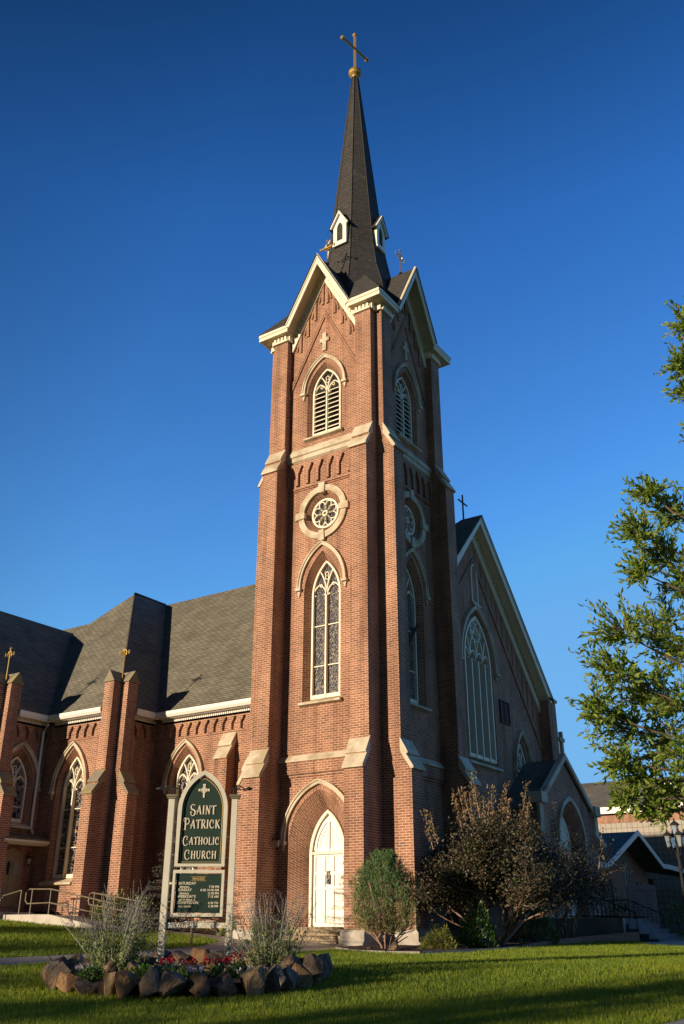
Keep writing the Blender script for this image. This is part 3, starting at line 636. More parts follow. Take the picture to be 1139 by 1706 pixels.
for (x, y) in ((TX, TY), (T2X, T2Y)):
    LA = frame((x, y), (-1, 0), (0, -1)); LB = frame((x, y), (0, 1), (1, 0))
    for L in (LA, LB):
        b_ = pier(L, 0, w3, .89, .39, 5.85, 4.97, 9.18, .3); pinnacle(L, w3, .39, 9.16, 9.62, -.55, b_)
    celtic(church, x+.02, y-.02, 9.3, 1.05, (1, 0), .125, .25, base=False)
pier(FNv, 7.15-W, 7.74-W, .46, .02, 7.16, 6.18, 6.7)
# facade
fw_ = MB(); FF = frame((0, W), (0, 1), (1, 0)); fc = 7.5-W; zap = 16.0
out = [(0, -.3), (14-W, -.3), (14-W, 9.2), (fc, zap), (0, zap-(fc)*1.05)]
bwn = archo(fc, 1.34, 6.15, 10.2, 12.3, 12); mini = archo(11.25-W, .62, 4.0, 6.3, 7.72, 8)
holed(fw_, FF, out, [bwn, mini], 0)
loft(fw_, FF, bwn, 0, archo(fc, 1.18, 6.25, 10.2, 12.05, 12), -.22, vert=True); loft(fw_, FF, mini, 0, archo(11.25-W, .5, 4.1, 6.3, 7.5, 8), -.2, vert=True)
bar(fw_, FF, [(0, 14.5-fc*1.17+.1), (fc, 14.5), (13.4-W, 14.5-5.9*1.17)], .14, 0, .06)
for k in range(13):
    x = fc+.35+k*.45; zt = zap-.4-(x-fc)*1.05; bar(fw_, FF, [(x, zt), (x, max(6.8, 14.4-(x-fc)*1.17))], .08, 0, .03)
fw_.face([FF(a, b, c) for a, b, c in ((14-W, 0, -.3), (14-W, -3, -.3), (14-W, -3, 9.2), (14-W, 0, 9.2))])
fw_.build('facade_wall', 'brick', church)
tracery(church, FF, fc, 1.18, 6.3, 10.15, 12.05, -.2, 4, 'stain', 'great_window', bw=.09, bars=(), deep=.22)
tracery(church, FF, 11.25-W, .5, 4.1, 6.3, 7.5, -.18, 2, 'stain', 'small_window')
hood(church, FF, fc, 1.68, 9.95, 12.5, .16, .12); hood(church, FF, 11.25-W, .92, 6.3, 8.05, .14, .1); sill(church, FF, fc, 1.42, 6.12)
m = MB(); box(m, FF, 9.3-W, 10.15-W, 0, .02, 8.05, 8.95)
for k in range(8): box(m, FF, 9.36-W, 10.1-W, .02, .045, 8.1+k*.1, 8.15+k*.1)
bar(m, FF, [(9.3-W, 8.05), (10.15-W, 8.05), (10.15-W, 8.95), (9.3-W, 8.95)], .06, .02, .07, True); bar(m, FF, [(9.72-W, 8.05), (9.72-W, 8.95)], .04, .02, .06); m.build('wall_vent', mat('maroon_paint', (.07, .02, .02), .7), church)
m = MB(); so = archo(7.55-W, .26, 12.6, 13.85, 14.3, 6); bar(m, FF, so, .07, 0, .05, True); m.build('slit_window', 'cream', church)
m = MB(); m.face([FF(a, .012, b) for a, b in so]); m.build('slit_window_panel', 'brick', church); sill(church, FF, 7.55-W, .36, 12.55, 0, .12)
m = MB(); bar(m, FF, [(fc-2.75, zap+.1-2.75*1.04), (fc, zap+.18), (13.75-W, 9.62)], .28, .50, .56); bar(m, FF, [(0, zap-.35-fc*1.04), (fc, zap-.32), (13.65-W, 9.15)], .3, 0, .10)
bar(m, FF, [(fc-2.75, zap+.3-2.75*1.04), (fc, zap+.36), (13.78-W, 9.80)], .07, .56, .60)
nD = 46
for k in range(nD):
    t = (k+.5)/nD; x = fc+t*6.1; z = zap-.05-t*6.3; box(m, FF, x-.03, x+.03, .1, .17, z-.1, z+.05)
m.face([FF(fc, 0, zap+.03), FF(fc, .5, zap+.03), FF(13.75-W, .5, 9.5), FF(13.75-W, 0, 9.5)]); m.face([FF(fc, 0, zap+.03), FF(fc, .5, zap+.03), FF(fc-2.75, .5, zap-2.8), FF(fc-2.75, 0, zap-2.8)])
m.build('barge_board', 'cream', church)
m = MB(); zt = zap+.42
for s_, w_ in ((1, 6.4), (-1, 2.76)):
    a = FF(fc, .62, zt); b = FF(fc+s_*w_, .62, zt-w_*1.045); c = FF(fc+s_*w_, -.35-3, zt-w_*1.045); d = FF(fc, -.35, zt)
    m.face([a, b, c, d]); m.face([(p[0], p[1], p[2]-.06) for p in (a, b, c, d)]); m.face([a, b, (b[0], b[1], b[2]-.06), (a[0], a[1], a[2]-.06)])
m.face([FF(fc, -.35, zt), FF(fc+6.4, -3.35, zt-6.69), FF(fc-2.76, -3.35, zt-6.8)])
m.build('facade_roof', 'roof', church)
m = MB(); tube(m, [(-.25, 7.5, zt-.05), (-.25, 7.5, zt+1.15)], .035, 6); tube(m, [(-.25, 7.08, zt+.78), (-.25, 7.92, zt+.78)], .035, 6); m.build('ridge_cross', 'iron', church)
LE = frame((0, 13.45), (0, 1), (1, 0)); m = MB(); prof(m, LE, [(-.6, -.3), (.8, -.3), (.8, 5), (.5, 5.8), (.5, 9.7), (-.6, 9.7)], 0, .85); b_ = m.build('buttress', 'brick', church)
m = MB(); prof(m, LE, [(-.65, 9.68), (.56, 9.68), (.56, 9.8), (.1, 10.15), (-.65, 10.15)], -.04, .95); m.build('buttress_cap', 'stone', b_)
# porch
PX = 1.6; FP = frame((PX, 8.5), (0, 1), (1, 0)); pc = 3.1
m = MB(); pw = [(0, -.3), (6.2, -.3), (6.2, 4.7), (5.9, 4.7), (pc, 6.6), (.3, 4.7), (0, 4.7)]; ao = archo(pc+.1, 1.25, .78, 3.5, 5.0, 10)
holed(m, FP, pw, [ao], 0); loft(m, FP, ao, 0, archo(pc+.1, .95, .78, 3.5, 4.7, 10), -.4, vert=True)
m.face([FP(0, 0, -.3), FP(0, -PX, -.3), FP(0, -PX, 4.7), FP(0, 0, 4.7)]); m.face([FP(6.2, 0, -.3), FP(6.2, -PX, -.3), FP(6.2, -PX, 4.7), FP(6.2, 0, 4.7)]); po = m.build('porch', 'brick', church)
m = MB()
for s_ in (-1, 1):
    p = [FP(pc, .05, 6.75), FP(pc+s_*3.2, .05, 4.6), FP(pc+s_*3.2, -PX, 4.6), FP(pc, -PX, 6.75)]; m.face(p); m.face([(a, b, c-.08) for a, b, c in p])
m.build('porch_roof', 'roof', po)
m = MB(); bar(m, FP, [(.2, 4.85), (pc, 6.85), (6.0, 4.85)], .2, -.1, .14); box(m, FP, 5.75, 6.35, -.3, .25, 4.75, 5.15); box(m, FP, -.1, .5, -.3, .25, 4.75, 5.15)
prof(m, FP, [(0, 4.2), (.35, 3.7), (.35, 3.55), (0, 3.55)], 5.8, 6.3); box(m, FP, 5.9, 6.25, 0, .12, 3.7, 4.75); box(m, FP, -.05, .3, 0, .12, 3.7, 4.75)
hood_pts = arc(pc+.1, 1.42, 3.5, 5.2, 10); bar(m, FP, hood_pts, .16, 0, .12)
plate(m, FP, [(pc-.07, 6.95), (pc+.07, 6.95), (pc+.07, 7.45), (pc+.24, 7.45), (pc+.24, 7.6), (pc+.07, 7.6), (pc+.07, 7.85), (pc-.07, 7.85), (pc-.07, 7.6), (pc-.24, 7.6), (pc-.24, 7.45), (pc-.07, 7.45)], -.05, .09)
m.build('porch_coping', 'stone', po)
m = MB(); box(m, FP, pc+.1-.95, pc+.1+.95, -.42, -.38, .78, 3.4); m.face([FP(a, -.39, b) for a, b in archo(pc+.1, .95, 3.4, 3.5, 4.7, 10)])
for s_ in (-1, 1): rails(m, FP, [pc+.1+s_*.12, pc+.1+s_*.85][::s_], [.85, 1.8, 3.2], -.38, -.34, .08)
m.build('porch_door', 'cream', po)
# side canopy, side door, downpipe
m = MB(); prof(m, F2e, [(0, 3.62), (.95, 3.42), (.95, 3.36), (.80, 3.26), (0, 3.30)], -.3+.0, 2.05); cn = m.build('door_canopy', 'cream', church)
m = MB(); prof(m, F2e, [(0, 3.72), (.9, 3.50), (.9, 3.44), (0, 3.64)], -.32, 2.0); m.build('canopy_roof', 'roof', cn)
m = MB(); plate(m, F2e, [(.45, 1.15), (1.4, 1.15), (1.4, 3.0), (.92, 3.22), (.45, 3.0)], 0, .05); rails(m, F2e, [.53, .92, 1.32], [1.2, 1.9, 2.3, 2.9], .05, .07, .08); d_ = m.build('side_door', 'door', church)
m = MB(); box(m, F2e, .60, .85, .07, .085, 2.25, 2.68); m.build('door_notice', mat('notice_paper', (.3, .28, .24), .8), d_); m = MB(); box(m, F2e, 1.0, 1.1, .07, .08, 2.25, 2.7); m.build('door_window', 'dark', d_)
m = MB(); tube(m, [F2e(.42, .42, 8.0), F2e(.36, .40, 7.85), F2e(.3, .10, 7.6), F2e(.3, .10, 3.9), F2e(.28, .25, 3.75)], .05, 8); m.build('downpipe', 'white', church)

# ------------------------------------------------------------ ground sheets
def inpoly(px, py, poly):
    c = np.zeros(len(px), bool); n = len(poly)
    for i in range(n):
        x1, y1 = poly[i]; x2, y2 = poly[(i+1) % n]
        if y1 == y2: continue
        k = ((y1 > py) != (y2 > py)) & (px < (x2-x1)*(py-y1)/(y2-y1)+x1); c ^= k
    return c
def smooth(poly, it=2):
    for _ in range(it):
        q = []
        for i in range(len(poly)):
            a, b = poly[i], poly[(i+1) % len(poly)]; q += [(a[0]*.75+b[0]*.25, a[1]*.75+b[1]*.25), (a[0]*.25+b[0]*.75, a[1]*.25+b[1]*.75)]
        poly = q
    return poly
def sheet(name, poly, dz, m, kind='structure', step=.6, rough=0):
    V = [Vector(p) for p in poly]; n = len(V); E_ = [(i, (i+1) % n) for i in range(n)]
    xs = [p[0] for p in poly]; ys = [p[1] for p in poly]
    gx, gy = np.meshgrid(np.arange(min(xs), max(xs), step), np.arange(min(ys), max(ys), step)); gx = gx.ravel(); gy = gy.ravel()
    k = inpoly(gx, gy, poly); V += [Vector((a, b)) for a, b in zip(gx[k], gy[k])]
    v, e, f, _, _, _ = delaunay_2d_cdt(V, E_, [list(range(n))], 1, 1e-4)
    mb = MB()
    zz = [gz(p.x, p.y)+dz+(random.uniform(0, rough) if rough else 0) for p in v]
    for t in f: mb.face([(v[i].x, v[i].y, zz[i]) for i in t])
    o = mb.build(name, m); o['kind'] = kind; return o
def groundgrid():
    def ax(lo, hi, c0_, c1_):
        a = list(np.arange(c0_, c1_, .5)); x = c0_; s = .5
        while x > lo: s *= 1.25; x -= s; a.insert(0, x)
        x = c1_; s = .5
        while x < hi: s *= 1.25; x += s; a.append(x)
        return a
    X = ax(-1500, 1500, -20, 22); Y = ax(-1500, 1500, -28, 22); mb = bpy.data.meshes.new('ground')
    v = [(x, y, gz(x, y)) for y in Y for x in X]; nx = len(X)
    f = [(j*nx+i, j*nx+i+1, (j+1)*nx+i+1, (j+1)*nx+i) for j in range(len(Y)-1) for i in range(nx-1)]
    mb.from_pydata(v, [], f); mb.materials.append(M['lawn']); mb.polygons.foreach_set('use_smooth', [True]*len(f))
    o = bpy.data.objects.new('ground', mb); col.objects.link(o); o['kind'] = 'structure'
groundgrid()
path = [(-2.3, -27), (-2.37, -11.5), (-2.5, -7), (-3.0, -4.6), (-4.1, -2.5), (-5.4, -1.75), (-6.8, -1.6), (-7.9, -1.75), (-8.3, -.45), (-6.3, -.55), (-5.0, -.62), (-4.7, -.2), (.05, -.2), (.1, -1.3), (.3, -2.9), (.75, -4.4), (.55, -5.6), (.14, -7.1), (0, -9.4), (-.25, -11.3), (.2, -14), (.4, -27)]
sheet('path', path, .02, 'concrete')
mulL = [(-11.2, 1.2), (-11.2, -.6), (-8.3, -.45), (-6.3, -.52), (-5.05, -.6), (-4.8, 1.3)]
sheet('mulch_bed', smooth(mulL, 1), .035, 'mulch', step=.15, rough=.05)
bed = [(.1, -1.3), (.3, -2.85), (1.5, -3.9), (2.7, -4.45), (3.8, -4.5), (4.2, -3.2), (4.1, -1.2), (3.85, 1.7), (3.8, 5.8), (4.6, 8.6), (4, 9.4), (1, 8.5), (0, 5), (0, 0)]
bedL = [(.1, -1.3), (.28, -2.85), (1.5, -3.9), (2.7, -4.3), (3.5, -4.1), (3.85, -3.0), (3.9, -1.2), (3.7, 1.7), (3.7, 5.8), (4.6, 8.6), (4, 9.4), (1, 8.5), (0, 5), (0, 0)]
sheet('mulch_bed', bedL, .035, 'mulch', step=.15, rough=.05)
m = MB() # concrete lawn edging
edge = [(.1, -1.3), (.28, -2.85), (1.5, -3.9), (2.7, -4.3), (3.5, -4.1), (3.85, -3.0), (3.9, -1.2), (3.7, 1.7), (3.7, 5.8), (4.6, 8.6)]
for a, b in zip(edge[1:-1], edge[2:]):
    d = Vector((b[0]-a[0], b[1]-a[1])).normalized(); n_ = Vector((-d.y, d.x))*-.07
    q = [(a[0], a[1]), (b[0], b[1]), (b[0]+n_.x, b[1]+n_.y), (a[0]+n_.x, a[1]+n_.y)]
    m.face([(x, y, gz(x, y)+.07) for x, y in q]); m.face([(q[3][0], q[3][1], gz(*q[3])-.1), (q[2][0], q[2][1], gz(*q[2])-.1), (q[2][0], q[2][1], gz(*q[2])+.07), (q[3][0], q[3][1], gz(*q[3])+.07)])
    m.face([(q[0][0], q[0][1], gz(*q[0])-.1), (q[1][0], q[1][1], gz(*q[1])-.1), (q[1][0], q[1][1], gz(*q[1])+.07), (q[0][0], q[0][1], gz(*q[0])+.07)])
struct(m.build('kerb', 'concrete'))
plaza = [(4.75, 8.7), (5.9, 5.9), (7.6, 4.0), (16, 0), (24, 10), (10, 22), (5.2, 15)]
sheet('pavement', plaza, .02, 'concrete', step=1)
walk = [(11.5, -13.6), (11.9, -11.8), (12.8, -7), (20, -5), (20, -20), (11.6, -16)]
sheet('pavement', walk, .02, 'concrete', step=.7)

RC = (4.32, -13.03); RR = 2.05
# raised soil
m = MB(); nr = 7; ns = 40
def soil(r, a): x, y = RC[0]+r*math.cos(a), RC[1]+r*math.sin(a); return (x, y, -.20+.10*(1-(r/RR)**2)+.02*math.sin(x*9)*math.cos(y*7)-.02)
for i in range(nr):
    for k in range(ns):
        a0, a1 = 2*math.pi*k/ns, 2*math.pi*(k+1)/ns; r0, r1 = RR*.95*i/nr, RR*.95*(i+1)/nr
        m.face([soil(r0, a0), soil(r1, a0), soil(r1, a1), soil(r0, a1)] if i else [soil(0, 0), soil(r1, a0), soil(r1, a1)])
for k in range(ns):
    a0, a1 = 2*math.pi*k/ns, 2*math.pi*(k+1)/ns; p, q = soil(RR*.95, a0), soil(RR*.95, a1); m.face([(p[0], p[1], -.6), (q[0], q[1], -.6), q, p])
struct(m.build('soil_bed', 'mulch'))

# ------------------------------------------------------------ numpy leaf / blade meshes
def rawmesh(name, V, F, m, parent=None, uv=False):
    me = bpy.data.meshes.new(name); off = parent_origin(parent); V = np.asarray(V, np.float32)-np.array(off, np.float32)
    n = len(V); k = F.shape[1]; me.vertices.add(n); me.vertices.foreach_set('co', V.ravel())
    me.loops.add(F.size); me.loops.foreach_set('vertex_index', F.astype(np.int32).ravel())
    me.polygons.add(len(F)); me.polygons.foreach_set('loop_start', np.arange(0, F.size, k, dtype=np.int32)); me.polygons.foreach_set('loop_total', np.full(len(F), k, np.int32))
    me.update(); me.materials.append(M[m] if isinstance(m, str) else m); o = bpy.data.objects.new(name, me); col.objects.link(o)
    if parent: o.parent = parent
    return o
def unit(a): return a/np.maximum(1e-9, np.linalg.norm(a, axis=1, keepdims=True))
def leaves(name, P, D, size, m, parent=None, aspect=.42, spread=.8, sizevar=.3, curl=.15):
    P = np.asarray(P, float); n = len(P)
    D = unit(np.asarray(D, float)+rng.normal(0, spread, (n, 3))); nn = unit(np.cross(D, rng.normal(0, 1, (n, 3)))); side = np.cross(D, nn)
    s = (size*(1+rng.uniform(-sizevar, sizevar, n)))[:, None]
    V = np.stack([P, P+D*s*.45+side*s*aspect/2+nn*s*curl, P+D*s, P+D*s*.45-side*s*aspect/2+nn*s*curl], 1).reshape(-1, 3)
    F = np.arange(n*4).reshape(-1, 4); F = np.concatenate([F[:, [0, 1, 2]], F[:, [0, 2, 3]]])
    return rawmesh(name, V, F, m, parent)
# grass
def grass():
    N_ = 420000; out = []
    D = 10+30*rng.random(N_)**1.7; lat = (rng.random(N_)-.5)*2*(D*.40+1)
    RX, RYY = .831, .556
    x = 15.268+FX*D+RX*lat; y = -25.079+FY*D+RYY*lat
    k = np.ones(N_, bool)
    for pl in (path, bed, plaza, walk): k &= ~inpoly(x, y, pl)
    k &= ~inpoly(x, y, mulL); k &= (np.hypot(x-RC[0], y-RC[1]) > RR-.1)
    k &= ~((x < 1.3) & (x > -6) & (y > -1.3)); k &= ~((x < -8) & (y > -3.05)); k &= ~((x < -4.6) & (y > -1.6)); k &= y < 9
    x = x[k]; y = y[k]; D = D[k]; n = len(x); z = np.array([gz(a, b) for a, b in zip(x, y)])
    h = (.045+.035*rng.random(n))*(1+.012*(D-10)); a = rng.random(n)*6.283; ww = .0045*(1+.10*(D-10))
    lean = rng.normal(0, .45, (n, 2))*h[:, None]
    V = np.stack([np.stack([x-np.cos(a)*ww, y-np.sin(a)*ww, z-.005], 1), np.stack([x+np.cos(a)*ww, y+np.sin(a)*ww, z-.005], 1), np.stack([x+lean[:, 0], y+lean[:, 1], z+h], 1)], 1).reshape(-1, 3)
    o = rawmesh('grass', V, np.arange(n*3).reshape(-1, 3), 'blade'); o['kind'] = 'stuff'; tag(o, 'short mown green lawn around the church and the rock ring', 'grass')
grass()

# ------------------------------------------------------------ sign
sgn = thing('church_sign', 'green church name and mass times sign on two cream posts in the rock ring', 'sign', (4.24, -12.85, -.06))
SL = frame((3.79, -13.15), (.832, .555), (.555, -.832))
for s in (0, 1.08):
    m = MB(); box(m, SL, s-.05, s+.05, -.05, .05, -.3, 2.52); po = m.build('post', 'signpost', sgn)
    m = MB(); box(m, SL, s-.075, s+.075, -.075, .075, 2.52, 2.55); box(m, SL, s-.09, s+.09, -.09, .09, 2.55, 2.585); m.build('post_cap', 'rail', po)
    m = MB(); q = 1 if s else -1  # wrought iron scroll with a pointed tip on every post
    pts = [(s-.02*q, 2.59), (s-.03*q, 2.68), (s+.02*q, 2.74), (s+.10*q, 2.72), (s+.16*q, 2.68), (s+.22*q, 2.69)]
    tube(m, [SL(a, 0, b) for a, b in pts], .012, 5); tube(m, [SL(s-.12*q, 0, 2.70), SL(s+.2*q, 0, 2.66)], .009, 5)
    tube(m, [SL(s+.04*q+.045*math.cos(t), 0, 2.66+.045*math.sin(t)) for t in [k*.7 for k in range(8)]], .009, 5)
    e = SL(s+.22*q, 0, 2.69); tube(m, [SL(s+.2*q, 0, 2.69), SL(s+.24*q, 0, 2.69), SL(s+.30*q, 0, 2.69)], [.03, .035, .003], 5)
    m.build('iron_scroll', 'iron', po)
m = MB(); A = archo(.54, .36, 1.48, 2.34, 2.90, 12); plate(m, SL, A, -.03, .0); m.build('name_board', 'green', sgn)
m = MB(); bar(m, SL, archo(.54, .39, 1.455, 2.34, 2.955, 12), .07, -.04, .045, True); m.build('name_board_frame', 'signpost', sgn)
m = MB(); bar(m, SL, archo(.54, .335, 1.505, 2.34, 2.86, 12), .010, 0, .004, True); m.build('gold_border', 'gletter', sgn)
m = MB(); box(m, SL, .17, .91, -.03, .0, .73, 1.32); m.build('mass_times_board', 'green', sgn)
m = MB(); bar(m, SL, [(.135, .695), (.945, .695), (.945, 1.355), (.135, 1.355)], .065, -.04, .045, True); m.build('mass_times_frame', 'signpost', sgn)
m = MB(); box(m, SL, .05, 1.03, -.03, .02, .50, .58); box(m, SL, .35, .85, -.02, .03, .585, .60); m.build('cross_rail', 'signpost', sgn)
for z in (.8, 1.2, 1.6, 2.2):
    pass
m = MB(); box(m, SL, -.1, 1.2, -.16, .16, -.30, -.045); struct(m.build('concrete_plinth', 'concrete'))
# serif capitals drawn as strokes (x, y) in a unit-high box: (width, [(stroke weight, points)])
T_, H_ = .15, .06
def ell(cx, cy, rx, ry, a0, a1, n=12): return [(cx+rx*math.cos(R(a0+(a1-a0)*i/n)), cy+ry*math.sin(R(a0+(a1-a0)*i/n))) for i in range(n+1)]
def sf(x, y, w_=.26): return (H_, [(x-w_/2, y), (x+w_/2, y)])
G = {
 'A': (.78, [(H_*1.3, [(.1, 0), (.40, 1)]), (T_, [(.40, 1), (.66, 0)]), (H_, [(.18, .34), (.56, .34)]), sf(.1, .03, .2), sf(.66, .03), (H_*.8, ell(.12, .36, .09, .09, 0, 300, 8))]),
 'I': (.34, [(T_, [(.17, 0), (.17, 1)]), sf(.17, .03), sf(.17, .97)]),
 'N': (.80, [(H_*1.3, [(.14, 0), (.14, 1)]), (T_, [(.14, 1), (.66, 0)]), (H_*1.3, [(.66, 0), (.66, 1)]), sf(.14, .03), sf(.66, .97), sf(.10, .97, .2)]),
 'T': (.66, [(T_, [(.33, 0), (.33, .95)]), (H_*1.4, [(.0, .93), (.66, .95), (.74, 1.04)]), sf(.33, .03), (H_, [(.02, .95), (.0, .76)])]),
 'P': (.66, [(T_, [(.16, 0), (.16, 1)]), (.10, [(.16, .96)]+ell(.34, .73, .25, .24, 80, -90, 10)+[(.16, .49)]), sf(.16, .03), (H_, ell(.10, .86, .16, .17, 60, 300, 10))]),
 'R': (.72, [(T_, [(.16, 0), (.16, 1)]), (.10, [(.16, .96)]+ell(.34, .75, .22, .22, 80, -90, 10)+[(.16, .53)]), (T_, [(.34, .52), (.66, 0)]), sf(.16, .03), sf(.66, .03, .2), sf(.12, .97, .2)]),
 'C': (.78, [(T_*.9, ell(.42, .5, .33, .46, 110, 250, 10)), (H_*1.3, ell(.42, .5, .33, .46, 38, 110, 6)), (H_*1.3, ell(.42, .5, .33, .46, 250, 325, 6)), (H_, ell(.60, .70, .08, .09, 60, 330, 8))]),
 'K': (.76, [(T_, [(.16, 0), (.16, 1)]), (H_*1.3, [(.16, .45), (.64, 1)]), (T_, [(.32, .58), (.70, 0)]), sf(.16, .03), sf(.16, .97), sf(.62, .97, .2), sf(.70, .03, .2)]),
 'S': (.66, [(T_, ell(.34, .74, .23, .22, 150, 270, 8)[::1]+ell(.34, .26, .25, .26, 90, -60, 10)), (H_*1.3, ell(.34, .74, .23, .22, 30, 150, 8)), (H_*1.3, ell(.34, .26, .25, .26, -60, -190, 10)), (H_, ell(.14, .28, .08, .08, 200, -60, 8))]),
 'H': (.80, [(T_, [(.16, 0), (.16, 1)]), (T_, [(.64, 0), (.64, 1)]), (H_*1.2, [(.16, .52), (.64, .52)]), sf(.16, .03), sf(.16, .97), sf(.64, .03), sf(.64, .97)]),
 'O': (.82, [(T_, ell(.41, .5, .31, .45, 130, 230, 8)), (T_, ell(.41, .5, .31, .45, -50, 50, 8)), (H_*1.2, ell(.41, .5, .31, .45, 50, 130, 6)), (H_*1.2, ell(.41, .5, .31, .45, 230, 310, 6))]),
 'L': (.62, [(T_, [(.16, 0), (.16, 1)]), (H_*1.3, [(.16, .04), (.56, .04), (.58, .22)]), sf(.16, .97)]),
 'U': (.80, [(T_, [(.16, 1), (.16, .3)]), (H_*1.5, ell(.40, .3, .24, .28, 180, 360, 10)), (H_*1.2, [(.64, .3), (.64, 1)]), sf(.16, .97), sf(.64, .97)]),
 'G': (.80, [(T_, ell(.42, .5, .33, .46, 110, 250, 10)), (H_*1.3, ell(.42, .5, .33, .46, 38, 110, 6)), (H_*1.3, ell(.42, .5, .33, .46, 250, 320, 6)), (T_*.8, [(.66, .1), (.66, .42)]), sf(.66, .42)])}
def words(mb, txt, cx, zb, hgt, width, big=1.32):
    ws = [G[c][0]*(big if i == 0 else 1) for i, c in enumerate(txt)]; gap = .10; tot = sum(ws)+gap*(len(txt)-1); kx = width/tot; x = cx-width/2
    for i, c in enumerate(txt):
        b = big if i == 0 else 1; hh = hgt*b; z0 = zb-(hgt*.16 if i == 0 else 0)
        for wt, pts in G[c][1]: bar(mb, SL, [(x+px*b*kx, z0+pz*hh) for px, pz in pts], wt*hgt*.95, 0, .014)
        x += (ws[i]+gap)*kx
m = MB(); words(m, 'SAINT', .54, 2.265, .145, .44); words(m, 'PATRICK', .54, 2.035, .145, .61); words(m, 'CATHOLIC', .54, 1.775, .125, .62); words(m, 'CHURCH', .54, 1.555, .125, .54)
m.build('church_name_lettering', 'letter', sgn)
m = MB(); cz = 2.665 # small ringed cross
bar(m, SL, [(.54, 2.54), (.54, 2.74)], .03, 0, .012); bar(m, SL, [(.47, cz), (.61, cz)], .03, 0, .012); bar(m, SL, circ(.54, cz, .043, 16), .012, 0, .010, True)
for a, b in ((.54, 2.745), (.468, cz), (.612, cz)): box(m, SL, a-.024, a+.024, 0, .012, b-.02, b+.02)
m.build('cross_emblem', 'letter', sgn)
def text(body, s, z, size, m_, name, align='LEFT', Lx=None, parent=sgn, d=.003, bold=.0):
    cu = bpy.data.curves.new(name, 'FONT'); cu.body = body; cu.size = size; cu.align_x = align; cu.extrude = .0; cu.offset = bold; cu.resolution_u = 2
    o = bpy.data.objects.new(name, cu); col.objects.link(o); bpy.context.view_layer.update()
    me = bpy.data.meshes.new_from_object(o.evaluated_get(bpy.context.evaluated_depsgraph_get())); bpy.data.objects.remove(o)
    L = Lx or SL; off = parent_origin(parent)
    for v in me.vertices:
        p = L(s+v.co.x, d, z+v.co.y); v.co = (p[0]-off[0], p[1]-off[1], p[2]-off[2])
    me.materials.append(M[m_]); o = bpy.data.objects.new(name, me); col.objects.link(o); o.parent = parent; return o
text('MASSES', .54, 1.225, .062, 'gletter', 'mass_times_heading', 'CENTER', bold=.0008)
m = MB(); box(m, SL, .41, .67, 0, .003, 1.212, 1.216); box(m, SL, .41, .67, 0, .003, 1.276, 1.280); m.build('heading_rule', 'gletter', sgn)
for L_, Rr_, z, a, b in (('SATURDAY', '', 1.155, .055, 0), ('   ESPANOL', '7 00 PM', 1.105, .036, .050), ('SUNDAY', '8 00 10 00 AM', 1.055, .055, .050), ('   ESPANOL', '12 00 PM', 1.005, .036, .048),
                         ('WEEKDAYS', '7 15 AM', .955, .055, .050), ('   (AT ST FRANCIS)', '', .91, .034, 0), ('CONFESSION', '4 30 TO', .86, .055, .048), ('   WED (MAIN)', '5 30 PM', .81, .034, .048)):
    text(L_, .205, z, a*1.06, 'letter', 'mass_times_text', bold=.0011)
    if Rr_: text(Rr_, .885, z, b, 'letter', 'mass_times_text', 'RIGHT', bold=.0011)

# ------------------------------------------------------------ rocks
import bmesh
def rock(x, y, z, sx, sy, sz, label, rot=0, tilt=0, cc=(.12, .085, .06)):
    bm = bmesh.new()
    for _ in range(13):
        v = Vector(rng.normal(0, 1, 3)).normalized()
        e = .76+.24*random.random(); v = Vector((v.x*sx*e, v.y*sy*e, v.z*sz*e)); bm.verts.new(v)
    bmesh.ops.convex_hull(bm, input=bm.verts); 
    bmesh.ops.bevel(bm, geom=list(bm.edges), offset=min(sx, sz)*.045, segments=1, affect='EDGES')
    bmesh.ops.triangulate(bm, faces=bm.faces); bmesh.ops.subdivide_edges(bm, edges=bm.edges, cuts=1)
    for v in bm.verts: v.co += Vector(rng.normal(0, min(sx, sz)*.014, 3))
    Mx = Matrix.Rotation(rot, 4, 'Z') @ Matrix.Rotation(tilt, 4, 'Y'); bmesh.ops.transform(bm, matrix=Mx, verts=bm.verts)
    me = bpy.data.meshes.new('rock'); bm.to_mesh(me); bm.free(); me.materials.append(M['rock'])
    o = bpy.data.objects.new('rock', me); col.objects.link(o); o.location = (x, y, z); o.color = (*cc, 1); return tag(o, label, 'rock', 'rocks ringing the flower bed')
camang = math.atan2(CAM.y-RC[1], CAM.x-RC[0])
ROCKC = [('dark basalt', (.085, .06, .045)), ('grey', (.15, .12, .10)), ('rusty brown', (.23, .125, .06)), ('brown', (.14, .09, .058)), ('tan', (.24, .165, .095))]
nR = 36; front = []; back = []
for k in range(nR):
    a = camang+2*math.pi*(k+.5)/nR+random.uniform(-.02, .02); da = (a-camang+math.pi) % (2*math.pi)-math.pi
    (front if abs(da) < 1.75 else back).append((-da if abs(da) < 1.75 else (da if da > 0 else da+2*math.pi), a, da))
def nth(i): return '%d%s' % (i, 'th' if 10 < i % 100 < 14 else {1: 'st', 2: 'nd', 3: 'rd'}.get(i % 10, 'th'))
